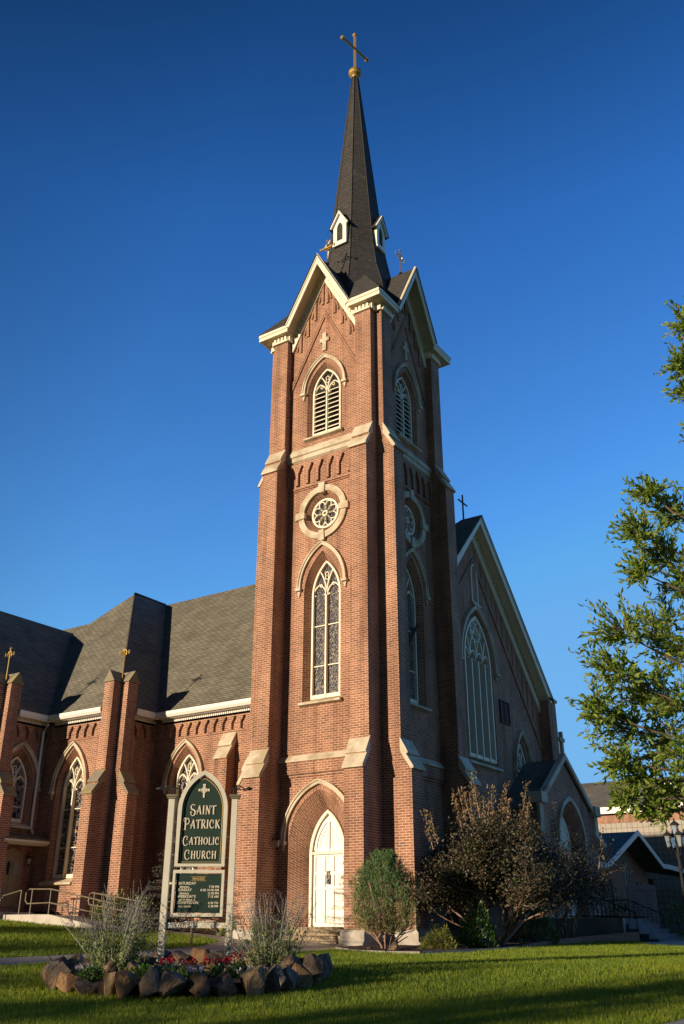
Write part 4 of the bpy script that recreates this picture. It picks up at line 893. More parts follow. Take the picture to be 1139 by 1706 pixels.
for lst, nm in ((sorted(front, reverse=False), 'front rim'), (sorted(back), 'back rim')):
    lst = sorted(lst, key=lambda t: (math.cos(t[1])*.831+math.sin(t[1])*.556))
    for i, (_, a, da) in enumerate(lst):
        rr = RR+random.uniform(-.04, .05); x, y = RC[0]+rr*math.cos(a), RC[1]+rr*math.sin(a); fr = nm[0] == 'f'
        sz = random.uniform(.19, .275)*(1.0 if fr else .8); zb = gz(x, y) if fr else gz(x, y)+.02; cn_, cc_ = ROCKC[int(rng.choice(5, p=[.24, .24, .18, .22, .12]))]
        rock(x, y, zb+sz*.68, random.uniform(.24, .31), random.uniform(.19, .25), sz*1.08, '%s rock, %s from the left along the %s of the flower ring' % (cn_, nth(i+1), nm), a+math.pi/2+random.uniform(-.25, .25), random.uniform(-.25, .25), cc_)
inner = [((255, 1618), 16.2), ]
def cpt(lat, D): return (15.268+FX*D+.831*lat, -25.079+FY*D+.556*lat)
for i, (lat, D, s, lab) in enumerate(((-3.45, 15.2, .16, 'round brown rock inside the ring at the foot of the left sage'), (-3.05, 15.1, .19, 'brown pitted rock inside the ring left of the left sign post'), (-2.75, 15.4, .15, 'small dark rock inside the ring in front of the left sign post'),
        (-2.45, 15.5, .14, 'small grey rock inside the ring between the sign posts'), (-1.95, 15.4, .22, 'tall pointed brown rock inside the ring before the right sign post'), (-1.2, 15.7, .17, 'flat dark rock inside the ring under the right sage'), (-.75, 15.6, .24, 'large dark rock on the right inside the ring'), (-.45, 15.2, .24, 'large leaning basalt block at the right inside of the ring'),
        (-4.0, 16.6, .18, 'grey rock inside the ring at its left end'), (-1.6, 18.0, .18, 'brown rock behind the right sign post'))):
    x, y = cpt(lat, D); rock(x, y, -.12+s*.3, s*.95, s*.85, s*1.05, lab, random.random()*6)
for x, y, s, lab, g in ((1.55, -3.25, .12, 'small square tan stone standing in mulch left of the juniper', 1), (2.35, -3.35, .2, 'flat grey boulder in mulch beneath the juniper', 1), (2.45, -1.6, .17, 'dark round boulder by the tower corner footing', 1), (3.35, -1.5, .14, 'low brown stone at the lawn edge right of the yellow shrub', 1)):
    o = rock(x, y, gz(x, y)+s*.5, s*1.2, s*.9, s*.8, lab, random.random()*6); o['group'] = 'stones in the church bed'

# ------------------------------------------------------------ plants
def branchy(start, d, length, r, lvl, maxl, out, tips, nchild=3, spread=.6, upb=.1, shrink=.68, wob=.12, seg=4):
    p = Vector(start); d = Vector(d).normalized(); pts = [p.copy()]; rs = [r]
    for i in range(seg):
        d = (d+Vector(rng.normal(0, wob, 3))+Vector((0, 0, upb))).normalized(); p = p+d*length/seg; pts.append(p.copy()); rs.append(r*(1-.45*(i+1)/seg))
    out.append((pts, rs, lvl))
    if lvl >= maxl: tips.append((pts[-1], d)); tips.append((pts[-2], d)); tips.append((pts[1], d)); return
    for k in range(nchild):
        i = seg if k == 0 else int(rng.integers(1, seg+1)); q = pts[i]
        nd = d+Vector(rng.normal(0, spread, 3)); nd.z = max(nd.z, .12*nd.length); nd = nd.normalized()
        branchy(q, nd, length*shrink*random.uniform(.8, 1.2), rs[i]*.72, lvl+1, maxl, out, tips, nchild, spread, upb, shrink, wob, seg)
def branches(out, m_, parent, n=5, name='branch'):
    tr = MB(); br = MB(); tr.smooth = br.smooth = True
    for pts, rs, l in out: tube(tr if l == 0 else br, pts, rs, n if l < 2 else 3, False)
    tr.build('trunk', m_, parent)
    if br.f: br.build('branches', m_, parent)
# right-hand tree
CL = [(12.93, -11.0, 10.15, 0.31), (12.76, -11.12, 9.28, 0.33), (12.7, -10.79, 8.88, 0.2), (12.04, -11.6, 6.85, 0.29), (12.16, -10.92, 6.71, 0.44), (11.88, -12.19, 6.0, 0.34), (11.98, -11.4, 5.85, 0.47), (12.25, -11.46, 5.38, 0.36), (11.82, -11.98, 5.4, 0.23), (11.46, -12.34, 4.48, 0.39), (11.69, -11.23, 4.78, 0.51), (12.07, -11.57, 4.26, 0.44), (11.37, -12.53, 3.88, 0.42), (11.52, -11.71, 3.77, 0.48), (11.96, -11.89, 3.42, 0.47), (11.07, -12.49, 3.33, 0.32), (11.24, -11.89, 3.16, 0.43), (11.56, -11.32, 2.96, 0.44), (11.24, -12.37, 2.59, 0.26), (12.08, -12.17, 2.62, 0.36), (11.43, -12.01, 2.38, 0.32), (11.72, -11.69, 2.15, 0.32), (11.26, -12.24, 2.13, 0.18), (11.58, -12.02, 1.97, 0.18), (13.37, -10.11, 10.13, 0.64), (13.12, -10.87, 8.11, 0.54), (12.85, -11.06, 6.69, 0.57), (12.85, -10.46, 5.88, 0.67), (12.74, -11.73, 4.47, 0.56), (12.72, -10.54, 3.94, 0.63), (12.41, -11.35, 2.95, 0.51), (13.39, -9.49, 7.51, 0.62), (13.46, -9.44, 5.86, 0.79), (13.51, -10.62, 3.64, 0.69), (14.12, -10.21, 8.69, 0.6), (14.51, -9.34, 6.72, 0.78), (14.37, -9.44, 4.69, 0.74), (12.37, -11.37, 2.22, 0.41)]
tr = thing('ash_tree', 'leafy green ash tree reaching in from the right edge of the lawn', 'tree', (14.0, -9.9, gz(14, -9.9)))
tb = MB(); tb.smooth = True; tube(tb, [(14.0, -9.9, -.4), (13.95, -9.95, 1.5), (13.9, -10.0, 3.5), (13.7, -10.2, 6), (13.6, -10.3, 8.5), (13.4, -10.4, 10)], [.17, .14, .12, .09, .05, .02], 10); tb.build('trunk', 'bark', tr)
bb = MB(); bb.smooth = True; LP = []; LD = []
for k in range(26): a_ = random.uniform(-.9, 2.2); CL.append((14.1+random.uniform(.7, 2.6)*math.cos(a_), -9.8+random.uniform(.7, 2.6)*math.sin(a_), 2.8+7.0*random.random(), random.uniform(.4, .75)))
for (x, y, z, r) in CL:
    zt = max(1.8, z-1.2-.3*math.hypot(x-13.9, y+10)); st_ = Vector((13.9-.03*zt, -10.0-.03*zt, zt)); en = Vector((x, y, z)); mid = (st_+en)/2+Vector((0, 0, .25)); tube(bb, [st_, (st_+mid)/2+Vector(rng.normal(0, .05, 3)), mid, (mid+en)/2+Vector(rng.normal(0, .06, 3)), en], [.045, .035, .026, .018, .010], 5, False)
    od = (en-mid).normalized()
    for k in range(int(14+r*88)):
        v = Vector(rng.normal(0, 1, 3)).normalized()*r*random.uniform(.4, 1.5); a = en-od*r*.5+v*.2; b = en+v
        tube(bb, [a, (a+b)/2+Vector((0, 0, .03)), b], [.007, .005, .003], 3, False); dd_ = (b-a).normalized()
        for j in range(11): t = .2+.8*j/11; LP.append(a+(b-a)*t+Vector(rng.normal(0, .012, 3))); LD.append(dd_*1.0+Vector((0, 0, .25)))
bb.build('branches', 'bark', tr); lf = leaves('foliage', LP, LD, .098, 'leaf', tr, .40, .75)
# big bronze shrub, multi-stemmed
def bigshrub(cx, cy, hgt, rad, name, label, leafm, n0, seed, tipm=None, lsize=.055, dens=26, shoots=0):
    global rng; rng = np.random.default_rng(seed); random.seed(seed)
    t = thing(name, label, 'shrub', (cx, cy, gz(cx, cy))); out = []; tips = []
    for k in range(n0):
        a = 2*math.pi*k/n0+random.uniform(-.3, .3); d = Vector((math.cos(a)*.75*rad/2, math.sin(a)*.75*rad/2, 1))
        branchy((cx+.12*math.cos(a), cy+.12*math.sin(a), gz(cx, cy)-.05), d, hgt*.36, .045, 0, 3, out, tips, 3, .55, .06, .66)
    P_ = []; D_ = []; Pt = []; Dt = []
    for p, d in tips:
        p = Vector(p); e = Vector(((p.x-cx)/rad, (p.y-cy)/rad, (p.z-hgt*.58)/(hgt*.46)))
        if e.length > 1.15 or p.z < hgt*.27: continue
        for _ in range(dens): P_.append(p+Vector(rng.normal(0, .20, 3))); D_.append(d)
    for k in range(shoots):
        a = random.uniform(0, 6.28); rr = rad*random.uniform(.1, 1.0); x, y = cx+rr*math.cos(a), cy+rr*math.sin(a); zb = hgt*(.55+.30*(1-rr/rad)); ln = random.uniform(.4, 1.15)
        p0 = Vector((x, y, zb)); dd_ = Vector((math.cos(a)*.30, math.sin(a)*.30, 1)).normalized(); bend = Vector((0, 0, .06)); pts = [p0+dd_*ln*q/4+bend*q*q*.25 for q in range(5)]
        out.append((pts, [.014, .012, .009, .007, .004], 2))
        for q in range(int(90*ln)):
            t_ = random.uniform(.1, 1.05); P1_ = p0+dd_*ln*t_+bend*4*t_*t_; Pt.append(P1_+Vector(rng.normal(0, .05, 3))); Dt.append(dd_+Vector(rng.normal(0, .6, 3)))
    branches(out, 'palebark', t); leaves('foliage', P_, D_, lsize, leafm, t, .55, 1.2)
    if Pt: leaves('shoot_leaves', Pt, Dt, lsize*1.15, tipm, t, .5, .5)
    return t
bigshrub(2.85, 1.45, 4.4, 2.1, 'bronze_shrub', 'large bronze-leaved shrub with upright shoots in front of the shaded front wall', 'plum', 9, 3, 'plumtip', .085, 70, 22)
bigshrub(3.1, 6.3, 4.0, 1.6, 'dark_shrub', 'dark purple-leaved small tree in shade beside the porch', 'plum', 6, 5, 'plumtip', .07, 30, 5)
rng = np.random.default_rng(11); random.seed(11)
def tuft(name, label, cat, x, y, hgt, rad, m_, n, lsize, group=None, asp=.45, z0=None, dome=True, stems=True):
    z = gz(x, y) if z0 is None else z0; t = thing(name, label, cat, (x, y, z), group); P_ = []; D_ = []; mb = MB()
    for k in range(n):
        a = random.uniform(0, 6.283); ph = math.acos(random.uniform(.0, 1)); r = random.uniform(.55, 1.0)**.6
        lump = 1+.18*math.sin(3*a+x*3)+.12*math.sin(5*ph+a*2)
        v = Vector((math.sin(ph)*math.cos(a)*rad, math.sin(ph)*math.sin(a)*rad, math.cos(ph)*hgt))*r*lump; P_.append(Vector((x, y, z))+v); D_.append(v.normalized()+Vector((0, 0, .5)))
    leaves('foliage', P_, D_, lsize, m_, t, asp, .6)
    if stems:
        for k in range(9):
            a = random.uniform(0, 6.283); tube(mb, [(x, y, z-.02), (x+.4*rad*math.cos(a), y+.4*rad*math.sin(a), z+hgt*.5), (x+.7*rad*math.cos(a), y+.7*rad*math.sin(a), z+hgt*.8)], [.012, .008, .004], 4, False)
        mb.build('stems', 'bark', t)
    return t
# juniper
t = thing('juniper', 'round juniper bush with bare legs, green on top and dry below, before the tower', 'shrub', (1.62, -2.6, gz(1.62, -2.6))); out = []; tips = []; cx, cy = 1.62, -2.6
for k in range(6):
    a = k*1.05; branchy((cx+.05*math.cos(a), cy+.05*math.sin(a), -.1), (math.cos(a)*.38, math.sin(a)*.38, 1), .75, .032, 0, 1, out, tips, 4, .5, .06)
PG = []; DG = []; PD = []; DD = []
for k in range(1250):
    a = random.uniform(0, 6.283); u_ = random.uniform(0, 1); z = .34+1.85*u_; rad = .82*(max(0, math.sin(math.pi*(u_*.80+.16)**.8))**.75)*(1+.22*math.sin(4*a+z*3))*random.uniform(.85, 1.15); r = rad*random.uniform(.35, 1.0)**.5
    p = Vector((cx+r*math.cos(a), cy+r*math.sin(a), z)); d = Vector((math.cos(a)*.45, math.sin(a)*.45, 1)).normalized(); green = z > 1.12+.25*math.sin(2*a+1)+random.uniform(-.35, .35)
    for j in range(20):
        q = p+d*random.uniform(0, .22)+Vector(rng.normal(0, .022, 3)); (PG if green else PD).append(q); (DG if green else DD).append(d)
    if k % 5 == 0: out.append(([Vector((cx, cy, .35+.3*u_)), (p+Vector((cx, cy, .3)))/2, p], [.012, .008, .004], 2))
branches(out, 'palebark', t); leaves('green_foliage', PG, DG, .07, 'juniper', t, .16, .45); leaves('dry_foliage', PD, DD, .065, 'juniperdry', t, .18, .6)
# conifer behind the sign
t = thing('young_spruce', 'narrow grey-green young spruce half hidden behind the sign', 'tree', (-3.2, -4.75, gz(-3.2, -4.75))); cx, cy = -3.2, -4.75; mb = MB(); z0 = gz(cx, cy)
tube(mb, [(cx, cy, z0-.1), (cx, cy, z0+2.5), (cx, cy, 4.35)], [.035, .03, .01], 6); P_ = []; D_ = []
for k in range(170):
    u_ = random.random(); z = z0+.5+3.6*u_; a = random.uniform(0, 6.283); ln = 1.45*(1-u_)**.7+.15; d = Vector((math.cos(a), math.sin(a), .1)); e = Vector((cx, cy, z))+d*ln+Vector((0, 0, -.12*ln)); tube(mb, [(cx, cy, z), e], [.012, .004], 3, False)
    for j in range(60): s_ = random.uniform(.2, 1); P_.append(Vector((cx, cy, z))+(e-Vector((cx, cy, z)))*s_+Vector(rng.normal(0, .03, 3))); D_.append(d+Vector(rng.normal(0, .7, 3)))
mb.build('trunk', 'bark', t); leaves('foliage', P_, D_, .06, 'bluefir', t, .18, .5)
# Russian sages
def sage(x, y, label, seed, stretch=1.0, n=48):
    global rng; rng = np.random.default_rng(seed); random.seed(seed)
    t = thing('russian_sage', label, 'plant', (x, y, -.2), 'sage plants in the rock ring'); mb = MB(); PG = []; DG = []; PF = []; DF = []
    for k in range(n):
        a = random.uniform(0, 6.283); lean = abs(random.gauss(0, .40)); ln = random.uniform(.75, 1.3)*stretch; d = Vector((math.cos(a)*lean, math.sin(a)*lean, 1)).normalized(); b = Vector((x+.14*math.cos(a), y+.14*math.sin(a), -.22))
        pts = [b+d*ln*q/5+Vector((math.cos(a), math.sin(a), 0))*.02*q*q*.4 for q in range(6)]; tube(mb, pts, [.006, .0055, .005, .004, .003, .002], 3, False)
        for j in range(60): s_ = random.uniform(.02, .66); q = b+d*ln*s_; PG.append(q+Vector(rng.normal(0, .03, 3))); DG.append(d)
        for br in range(5):
            s_ = random.uniform(.55, .95); q = b+d*ln*s_; dd_ = (d+Vector(rng.normal(0, .35, 3))).normalized(); l2 = ln*.22; tube(mb, [q, q+dd_*l2], [.003, .0015], 3, False)
            for j in range(11): PF.append(q+dd_*l2*random.random()+Vector(rng.normal(0, .007, 3))); DF.append(dd_)
        for j in range(12): s_ = random.uniform(.7, 1.02); PF.append(b+d*ln*s_+Vector(rng.normal(0, .007, 3))); DF.append(d)
    mb.build('stems', 'pale', t); leaves('foliage', PG, DG, .058, 'sageleaf', t, .4, .8); leaves('flower_spikes', PF, DF, .024, 'sageflower', t, .5, .9)
x, y = cpt(-3.45, 15.4); sage(x, y, 'tall purple-grey sage left of the sign, lit by the sun', 21)
x, y = cpt(-1.1, 15.9); sage(x, y, 'wide purple-grey sage right of the sign, against the tower', 22, .96, 44)
rng = np.random.default_rng(31); random.seed(31)
def flower(lat, D, kind, lab, r=.13):
    x, y = cpt(lat, D); z = -.15; m_ = 'red' if kind == 'red' else 'petal'
    t = thing('geranium' if kind == 'red' else 'petunia', lab, 'flowers', (x, y, z), 'red geraniums' if kind == 'red' else 'pale petunias'); P_ = []; D_ = []; Q = []; E_ = []
    hh = .20 if kind == 'red' else .10
    for k in range(150): v = Vector(rng.normal(0, 1, 3)); v.z = abs(v.z); v = v.normalized()*r*random.uniform(.5, 1.1); P_.append((x+v.x, y+v.y, z+v.z*hh/r*.8)); D_.append(v+Vector((0, 0, .1)))
    for c in range(4 if kind == 'red' else 6):
        cx, cy = x+random.uniform(-r, r)*.9, y+random.uniform(-r, r)*.9; cz = z+hh+random.uniform(-.02, .05)-(0 if kind == 'red' else .02)
        for k in range(26 if kind == 'red' else 7): v = Vector(rng.normal(0, 1, 3)).normalized(); Q.append(Vector((cx, cy, cz))+v*(.028 if kind == 'red' else .010)); E_.append(v+Vector((0, 0, .3)))
    leaves('foliage', P_, D_, .045, 'box', t, .7, .6); leaves('petals', Q, E_, .034, m_, t, .9, .3)['kind'] = 'stuff'
for i, (la, D, lab) in enumerate(((-2.55, 15.05, 'red geranium before the left sign post'), (-2.3, 15.0, 'red geranium between the two sign posts, nearer'), (-1.85, 15.0, 'red geranium before the right sign post'), (-1.72, 17.3, 'red geranium behind the right sign post'), (-1.45, 17.0, 'red geranium right of the right sign post'), (-1.62, 15.0, 'red geranium just right of the tall pointed rock'))): flower(la, D, 'red', lab)
for la, D, lab in ((-3.95, 15.7, 'pale petunia at the left end of the ring'), (-3.9, 15.1, 'pale petunia in front of the left sage'), (-3.95, 16.3, 'pale petunia left of the left sage, further back'), (-3.0, 17.6, 'pale petunia behind the left sign post'), (-2.7, 17.8, 'pale petunia at the back between the posts'), (-2.25, 14.8, 'pale petunia between front rocks, centre'), (-2.05, 14.75, 'pale petunia beside the centre front rocks'), (-1.35, 14.9, 'pale petunia before the right sage'), (-1.2, 15.3, 'pale petunia at the foot of the right sage'), (-.7, 16.0, 'pale petunia at the right end of the ring')): flower(la, D, 'w', lab, .16)
for i, (la, D) in enumerate(((-3.6, 14.75), (-2.9, 14.8), (-1.5, 15.2), (-2.2, 17.9), (-3.9, 17.2), (-1.0, 17.3))):
    x, y = cpt(la, D); tuft('bedding_plant', ['low green plant behind the front left rocks', 'low green plant beside the left post', 'low green plant under the right sage', 'low green plant at the back of the ring between the posts', 'low green plant at the back left of the ring', 'low green plant at the back right of the ring'][i], 'plant', x, y, .16, .22, 'box', 420, .05, 'green plants in the ring', z0=-.18)
tuft('yellow_shrub', 'low feathery yellow-green shrub at the tower corner', 'shrub', 2.85, -1.9, .50, .42, 'yellowleaf', 1700, .10, asp=.12)
tuft('laurel_shrub', 'glossy green shrub under the left of the bronze shrub', 'shrub', 3.15, -.25, 1.0, .55, 'box', 2600, .08)
tuft('laurel_shrub', 'dim green shrub in deep shade near the porch curb', 'shrub', 3.5, 3.3, 1.1, .5, 'box', 1800, .07)
tuft('hosta', 'yellow variegated hosta by the left tower footing', 'plant', -5.5, -.15, .35, .38, 'hosta', 380, .17)
tuft('hosta', 'green-centred hosta nearest the left tower pier', 'plant', -5.05, .1, .3, .3, 'hosta', 260, .15)
tuft('dwarf_conifer', 'low yellow-green dwarf conifer in the left mulch bed', 'shrub', -7.0, .25, .28, .38, 'yellowleaf', 900, .06, asp=.2)
tuft('rose_bush', 'leafy bush with pale blooms at the foot of the first nave buttress', 'shrub', -10.2, -1.0, .95, .75, 'sageleaf', 1800, .09)
tuft('rose_bush', 'leafy bush with pale blooms beside the ramp end rail', 'shrub', -9.0, -1.0, .95, .55, 'hosta', 700, .08)
tuft('flowering_shrub', 'dark shrub behind the stone tablet railing', 'shrub', 2.9, 13.4, 1.0, .9, 'box', 1400, .08, z0=.5)
tuft('flowering_shrub', 'dark shrub right of the stone tablet', 'shrub', 4.7, 14.0, .9, .5, 'box', 700, .08, z0=.5)
# trees standing off the lawn towards the sun (their shade falls across the grass)
def shadetree(x, y, hgt, rad, zb, n, lab, seed):
    global rng; rng = np.random.default_rng(seed); random.seed(seed)
    z = -1.2; t = thing('maple_tree', lab, 'tree', (x, y, z), 'trees along the street'); mb = MB(); tube(mb, [(x, y, z-.3), (x+.1, y, z+hgt*.5), (x, y+.1, z+hgt*.9)], [.16, .12, .04], 8); P_ = []
    for c in range(30):
        a = random.uniform(0, 6.283); u_ = random.random(); cz = z+zb+(hgt-zb)*u_; rr = rad*math.sin(math.pi*(.15+.8*u_))*random.uniform(.3, 1); cx, cy = x+rr*math.cos(a), y+rr*math.sin(a); tube(mb, [(x, y, z+zb*.8+(cz-z-zb)*.5), (cx, cy, cz)], [.04, .01], 4, False)
        s_ = random.uniform(.30, .60)
        for k in range(int(n/26)): P_.append(Vector((cx, cy, cz))+Vector(rng.normal(0, s_, 3)))
    mb.build('trunk', 'bark', t); leaves('foliage', P_, rng.normal(0, 1, (len(P_), 3)), .2, 'leaf', t, .6, 1)
BX, BY = 3.5-.355*27, -9-.935*27
for i, (o_, hh, rd, zb, n) in enumerate(((-13, 7.6, 3.2, 1.5, 4200), (-7.2, 6.6, 2.9, 1.4, 3600), (-3.6, 7.0, 2.3, 1.5, 3000), (6.9, 6.9, 2.2, 1.3, 3300), (11.2, 7.4, 3.0, 1.3, 4300), (16.5, 7.2, 3.0, 1.2, 4600), (.6, 5.3, 2.3, 1.0, 3000), (4.0, 5.0, 2.0, 1.0, 2400))):
    sh = random.uniform(-2, 2)
    shadetree(BX+o_*.935-.355*sh, BY-.355*o_-.935*sh, hh, rd, zb, n, ['low spreading maple', 'small round maple', 'thin open maple', 'broad low maple', 'tall full maple', 'dense end maple', 'little round maple', 'smallest maple'][i]+' across the lawn from the church', 40+i)

# ------------------------------------------------------------ ramp, rails, steps
m = MB(); zr0 = .86
def rampz(x): return .86 if x < -11.2 else .86+(x+11.2)*(-.145)
m.face([(-13.6, -3.0, .2), (-11.2, -3.0, .2), (-11.2, -3.0, .86), (-13.6, -3.0, .86)]); m.face([(-11.2, -3.0, .2), (-8.8, -3.0, .2), (-8.8, -3.0, rampz(-8.8)), (-11.2, -3.0, .86)])
m.face([(-13.6, -3.0, .86), (-11.2, -3.0, .86), (-11.2, -2.85, .86), (-13.6, -2.85, .86)]); m.face([(-11.2, -3.0, .86), (-8.8, -3.0, rampz(-8.8)), (-8.8, -2.85, rampz(-8.8)), (-11.2, -2.85, .86)])
struct(m.build('ramp_kerb', 'base'))
m = MB(); m.face([(-16, -2.85, .98), (-11.2, -2.85, .82), (-11.2, -1.7, .82), (-16, -1.7, .98)]); m.face([(-11.2, -2.85, .82), (-8.3, -2.85, .36), (-8.3, -1.7, .36), (-11.2, -1.7, .82)]); wbox(m, -16, -13.6, -3.2, -1.7, .2, .95)
m.face([(-16, -1.7, .98), (-13.5, -1.7, .98), (-13.5, .0, .98), (-16, .0, .98)]); struct(m.build('ramp', 'concrete'))
def railing(label, runs, posts, m_='rail', r=.022, name='handrail', group='handrails of the ramp', bars=None, bm_='iron'):
    x, y, z = runs[0][0]; t = thing(name, label, 'railing', (x, y, gz(x, y)), group); a = MB(); a.smooth = True
    for p in runs: tube(a, p, r, 8)
    a.build('rail', m_, t)
    for p in posts: b = MB(); tube(b, p, r*.95, 8); b.build('post', m_, t)
    for p in bars or []: b = MB(); tube(b, p, .009, 4); b.build('baluster', m_, t)
y = -2.92
railing('long tan pipe handrail along the lawn side of the ramp', [[(-12.45, y, 1.2), (-12.56, y, 1.3), (-12.56, y, 1.55), (-12.42, y, 1.66), (-11.3, y, 1.64), (-8.3, y, 1.17), (-8.15, y, 1.08), (-8.1, y, .9), (-8.25, y, .78)], [(-12.45, y, 1.2), (-11.3, y, 1.22), (-8.25, y, .78)]],
        [[(x, y, .5), (x, y, z)] for x, z in ((-12.25, 1.65), (-11.3, 1.64), (-10.0, 1.43), (-8.7, 1.23))])
y = -1.9
railing('tan pipe handrail on the wall side of the ramp', [[(-10.5, y, 1.17), (-10.58, y, 1.3), (-10.55, y, 1.5), (-10.4, y, 1.54), (-8.1, y, 1.24), (-7.95, y, 1.1), (-8.05, y, .92)], [(-10.5, y, 1.17), (-8.05, y, .88)]], [[(x, y, .4), (x, y, z)] for x, z in ((-10.3, 1.53), (-9.3, 1.4), (-8.3, 1.27))])
railing('bent tan handrail of the side steps beside the ramp', [[(-13.5, -3.3, .6), (-13.5, -3.25, 1.3), (-13.42, -3.2, 1.45), (-12.85, -2.9, 1.63)]], [[(-12.85, -2.9, .7), (-12.85, -2.9, 1.63)]])
railing('dark pipe rail in front of the side door', [[(-14.6, -3.0, 1.0), (-14.6, -3.0, 1.75), (-14.0, -2.95, 1.75), (-13.85, -2.95, 1.65), (-13.82, -2.95, 1.2), (-14.0, -2.95, 1.1), (-14.6, -3.0, 1.1)]], [[(-14.2, -2.98, .8), (-14.2, -2.98, 1.75)]], 'iron')
# porch platform and steps
m = MB(); wbox(m, PX, 4.0, 9.2, 12.8, -.3, .78); struct(m.build('porch_platform', 'shadeconc'))
m = MB(); wbox(m, 1.2, 4.2, 8.95, 9.2, -.3, .80); struct(m.build('platform_wall', 'concrete'))
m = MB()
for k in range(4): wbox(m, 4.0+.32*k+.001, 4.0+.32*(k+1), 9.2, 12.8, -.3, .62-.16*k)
wbox(m, 5.28, 5.75, 9.0, 13.0, -.3, .05); struct(m.build('porch_steps', 'shadeconc'))
for y, lab in ((9.35, 'black iron railing nearer the lawn beside the porch steps'), (12.6, 'black iron railing on the far side of the porch steps')):
    x0 = 1.9; top = 1.45
    bars = [[(x, y, .78), (x, y, top)] for x in np.arange(x0+.15, 3.35, .16)]+[[(x, y, .78-.5*max(0, x-4.0)), (x, y, top-.42*(x-3.35))] for x in np.arange(3.5, 4.5, .16)]
    railing(lab, [[(x0, y, top), (3.35, y, top), (4.55, y, .95)], [(x0, y, .86), (3.9, y, .86)]], [[(x0, y, .7), (x0, y, top)], [(3.35, y, .7), (3.35, y, top)], [(4.55, y, .1), (4.55, y, .96)]], 'iron', .02, 'iron_railing', 'iron railings of the porch', bars)
m = MB(); pts = [(3.95, .9), (3.85, 2), (3.8, 5.8), (4.75, 8.8)]
for (a, b), (h0, h1) in zip(zip(pts[:-1], pts[1:]), ((.04, .10), (.10, .22), (.22, .36))):
    for f_ in (0,):
        q = [Vector((a[0], a[1], 0)), Vector((b[0], b[1], 0))]; n_ = Vector((-.18, .03, 0)); z = [h0, h1]
        P_ = [q[0], q[1]]; Q_ = [q[0]+n_, q[1]+n_]
        m.face([(P_[0].x, P_[0].y, -.2), (P_[1].x, P_[1].y, -.2), (P_[1].x, P_[1].y, z[1]), (P_[0].x, P_[0].y, z[0])]); m.face([(P_[0].x, P_[0].y, z[0]), (P_[1].x, P_[1].y, z[1]), (Q_[1].x, Q_[1].y, z[1]), (Q_[0].x, Q_[0].y, z[0])]); m.face([(Q_[0].x, Q_[0].y, -.2), (Q_[1].x, Q_[1].y, -.2), (Q_[1].x, Q_[1].y, z[1]), (Q_[0].x, Q_[0].y, z[0])])
tag(m.build('garden_wall', 'brick2'), 'low brick garden wall between the lawn and the porch bed', 'wall')
m = MB(); wbox(m, 4.9, 14, 13.9, 14.2, -.2, .72); tag(m.build('retaining_wall', 'block'), 'low pale block retaining wall right of the porch steps', 'wall')
# stone tablet
tb = thing('stone_tablet', 'double-arched pink granite tablet with engraved lines beyond the porch railing', 'monument', (3.78, 12.95, .5)); TL = frame((3.3, 12.62), (.83, .557), (.557, -.83))
m = MB(); plate(m, TL, [(0, .55), (1.08, .55), (1.08, 1.93)]+[(.81+.26*math.cos(R(a)), 1.93+.07*math.sin(R(a))) for a in range(20, 180, 20)]+[(.54, 1.92)]+[(.27+.26*math.cos(R(a)), 1.93+.07*math.sin(R(a))) for a in range(20, 180, 20)]+[(0, 1.93)], -.09, .09); m.build('slab', 'granite', tb)
text('COMMANDMENTS', .54, 1.74, .10, 'engr', 'engraved_heading', 'CENTER', TL, tb, .093)
m = MB()
for s0 in (.1, .6):
    for k in range(9): box(m, TL, s0, s0+.24+.14*((k*7) % 3)/2, .088, .093, 1.62-k*.11, 1.645-k*.11)
m.build('engraved_lines', 'engr', tb)
# street lamp
lp = thing('street_lamp', 'black cast iron lamp post with clustered glass lanterns at the right edge', 'lamp', (6.45, 8.72, -.05)); X, Y = 6.45, 8.72
m = MB(); m.smooth = True; lathe(m, (X, Y, 0), [(.2, -.1), (.2, .1), (.14, .2), (.12, .6), (.07, .75), (.055, 1.0), (.05, 2.25), (.09, 2.3), (.09, 2.36), (.055, 2.42), (.06, 2.6), (.1, 2.72), (.06, 2.8), (.05, 3.1)], 12); m.build('post', 'iron', lp)
for dx, dy, z in ((0, 0, 3.35), (.24, .16, 3.0), (-.24, -.16, 3.0), (.16, -.24, 3.0), (-.16, .24, 3.0)):
    m = MB(); tube(m, [(X, Y, 2.65), (X+dx*.8, Y+dy*.8, 2.75), (X+dx, Y+dy, z-.05)], .02, 6); lathe(m, (X+dx, Y+dy, z), [(.04, -.06), (.07, -.03), (.07, 0)], 8)
    lathe(m, (X+dx, Y+dy, z), [(.17, .36), (.16, .39), (.08, .46), (.03, .49), (.025, .56), (.005, .60)], 8)
    for k in range(4): a = k*math.pi/2+.785; tube(m, [(X+dx+.07*math.cos(a), Y+dy+.07*math.sin(a), z), (X+dx+.135*math.cos(a), Y+dy+.135*math.sin(a), z+.37)], .008, 4)
    la = m.build('lantern', 'iron', lp); m = MB(); lathe(m, (X+dx, Y+dy, z), [(.062, 0), (.125, .36)], 8); m.build('glass', 'lamp_glass', la)
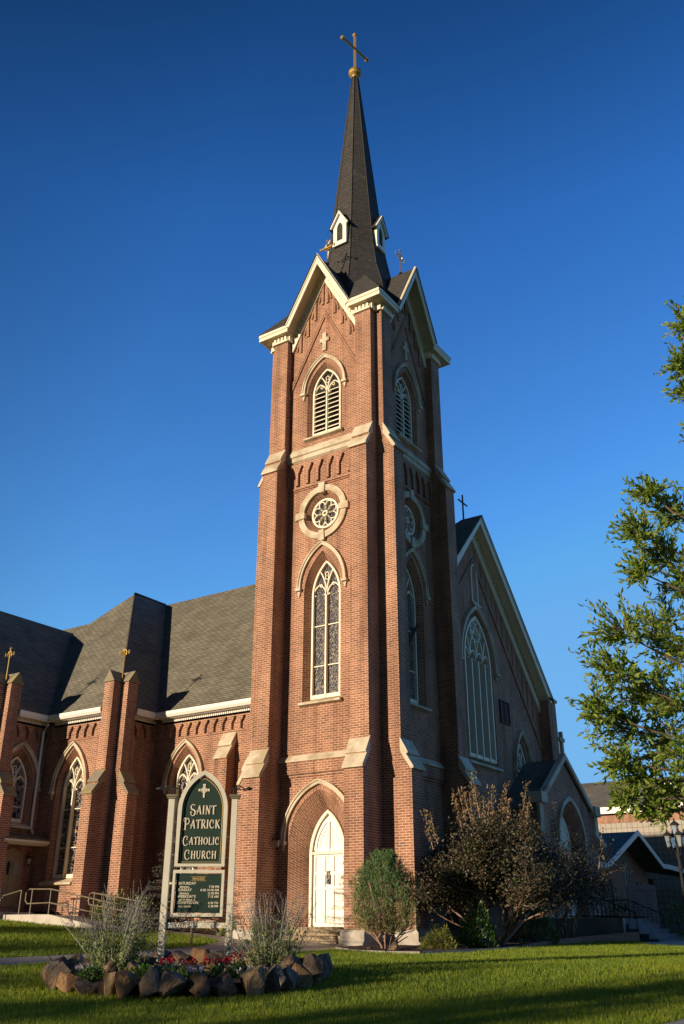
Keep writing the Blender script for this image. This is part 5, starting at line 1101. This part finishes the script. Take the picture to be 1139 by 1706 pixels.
# wall lanterns
def wl(p, lab, od):
    t = thing('wall_lantern', lab, 'lamp', p, 'wall lanterns of the church'); x, y, z = p; m = MB(); ox, oy = od
    lathe(m, (x+ox*.2, y+oy*.2, z), [(.03, -.18), (.06, -.14), (.065, -.12)], 8); lathe(m, (x+ox*.2, y+oy*.2, z), [(.10, .10), (.04, .17), (.01, .22)], 8); tube(m, [(x, y, z+.1), (x+ox*.1, y+oy*.1, z+.3), (x+ox*.2, y+oy*.2, z+.3), (x+ox*.2, y+oy*.2, z+.2)], .014, 5)
    m.build('bracket', 'iron', t); m = MB(); lathe(m, (x+ox*.2, y+oy*.2, z), [(.06, -.12), (.085, .10)], 8); m.build('glass', 'lamp_glass', t)
wl((-W+PW+.0, -.30, 2.95), 'small black lantern on the tower buttress left of the white door', (1, 0)); wl((T2X, -1.0+.35, 2.7), 'dim black lantern under the canopy by the side door', (1, 0)) if False else wl((T2X, -.9, 2.75), 'dim black lantern under the canopy by the side door', (1, 0))
# ------------------------------------------------------------ annex and hall
an = thing('annex_building', 'low dark brick annex with white-trimmed gable right of the porch', 'building', (-3, 30, 0)); AX = -2.2; FA = frame((AX, 23.6), (0, 1), (1, 0)); cy_ = 5.6
m = MB(); wn = [archo(6.6, .42, 2.0, 3.2, 4.3, 6), [(3.6, 1.2), (4.4, 1.2), (4.4, 2.9), (3.6, 2.9)], [(8.2, 1.2), (9.0, 1.2), (9.0, 2.9), (8.2, 2.9)]]
holed(m, FA, [(0, -.3), (10.6, -.3), (10.6, 3.4), (cy_, 5.1), (0, 3.3)], wn, 0); 
for h_ in wn: loft(m, FA, h_, 0, h_, -.15)
m.face([FA(0, 0, -.3), FA(0, -14, -.3), FA(0, -14, 3.3), FA(0, 0, 3.3)]); m.face([FA(10.6, -3, -.3), FA(10.6, 0, -.3), FA(10.6, 0, 3.4), FA(10.6, -3, 3.4)]); m.face([FA(10.6, -3, -.3), FA(22, -3, -.3), FA(22, -3, 3.6), FA(10.6, -3, 3.6)])
m.build('wall', 'brick2', an)
for h_, nm in zip(wn, ('arched_window', 'window', 'window')):
    m = MB(); bar(m, FA, h_, .09, -.14, -.04, True)
    if nm == 'arched_window': bar(m, FA, [(6.6, 2.0), (6.6, 3.4), (6.9, 3.9)], .05, -.13, -.06); bar(m, FA, [(6.6, 3.4), (6.3, 3.9)], .05, -.13, -.06)
    f_ = m.build(nm, 'white', an); m = MB()
    for tr_ in tessellate_polygon([[Vector((a, b, 0)) for a, b in h_]]): m.face([FA(h_[i][0], -.13, h_[i][1]) for i in tr_])
    m.build('pane', 'dark', f_)
def slab(mb, p, t=.14): mb.face(p); mb.face([(a, b, c-t) for a, b, c in p[::-1]]); [mb.face([p[i], p[(i+1) % len(p)], (p[(i+1) % len(p)][0], p[(i+1) % len(p)][1], p[(i+1) % len(p)][2]-t), (p[i][0], p[i][1], p[i][2]-t)]) for i in range(len(p))]
m = MB(); slab(m, [FA(cy_, 1.2, 5.40), FA(cy_, -14, 5.40), FA(-.1, -14, 3.40), FA(-.1, 1.2, 3.40)]); slab(m, [FA(cy_, 1.2, 5.40), FA(9.8, 1.2, 3.85), FA(9.8, -14, 3.85), FA(cy_, -14, 5.40)]); slab(m, [FA(9.8, 1.2, 3.85), FA(24, 1.2, 3.45), FA(24, -8, 5.0), FA(9.8, -8, 5.0)])
m.build('roof', 'roof', an); m = MB(); bar(m, FA, [(-1.6, 3.32), (-.1, 3.32), (cy_, 5.33), (9.8, 3.76), (11, 3.78), (24, 3.36)], .26, 1.2, 1.27); m.build('fascia', 'white', an)
m = MB(); box(m, FA, 13.7, 14.9, -2.98, -2.92, .6, 3.1); d_ = m.build('glass_door', 'dark', an); m = MB(); bar(m, FA, [(13.65, .6), (13.65, 3.15), (14.95, 3.15), (14.95, .6)], .1, -2.97, -2.9); m.build('door_frame', 'white', d_)
ha = thing('parish_hall', 'large sunlit hall with pale block walls and a shingled roof behind the annex', 'building', (-8, 50, 0)); HY = 50
m = MB(); m.face([(-40, HY, -1), (25, HY, -1), (25, HY, 7.95), (-40, HY, 7.95)]); m.build('block_wall', 'block', ha)
m = MB(); wbox(m, -40, 25, HY-.03, HY+.2, 7.95, 8.75); m.build('brick_band', 'brick', ha); m = MB(); wbox(m, -40, 25, HY-.5, HY-.3, 8.65, 9.12); wbox(m, -40, 25, HY-.55, HY-.5, 9.0, 9.14); m.build('fascia', 'white', ha)
m = MB(); slab(m, [(-40, HY-.5, 9.15), (25, HY-.5, 9.15), (25, 58, 12.3), (-40, 58, 12.3)]); m.build('roof', 'roof', ha)
m = MB(); dx, dy = -5.0, 53.5; zz = 10.1
m.face([(dx-1.3, dy-1, zz-.3), (dx+1.3, dy-1, zz-.3), (dx, dy-1, zz+1.0)]); do = m.build('roof_dormer', 'dark', ha)
m = MB()
for s_ in (-1, 1): slab(m, [(dx, dy-1.2, zz+1.1), (dx+s_*1.6, dy-1.2, zz-.3), (dx+s_*1.6, dy+3.5, zz-.3), (dx, dy+3.5, zz+1.1)], .1)
m.build('dormer_roof', 'roof', do); m = MB(); bar(m, frame((dx, dy-1.2), (1, 0), (0, -1)), [(-1.6, zz-.42), (0, zz+.98), (1.6, zz-.42)], .2, 0, .05); m.build('dormer_fascia', 'white', do)
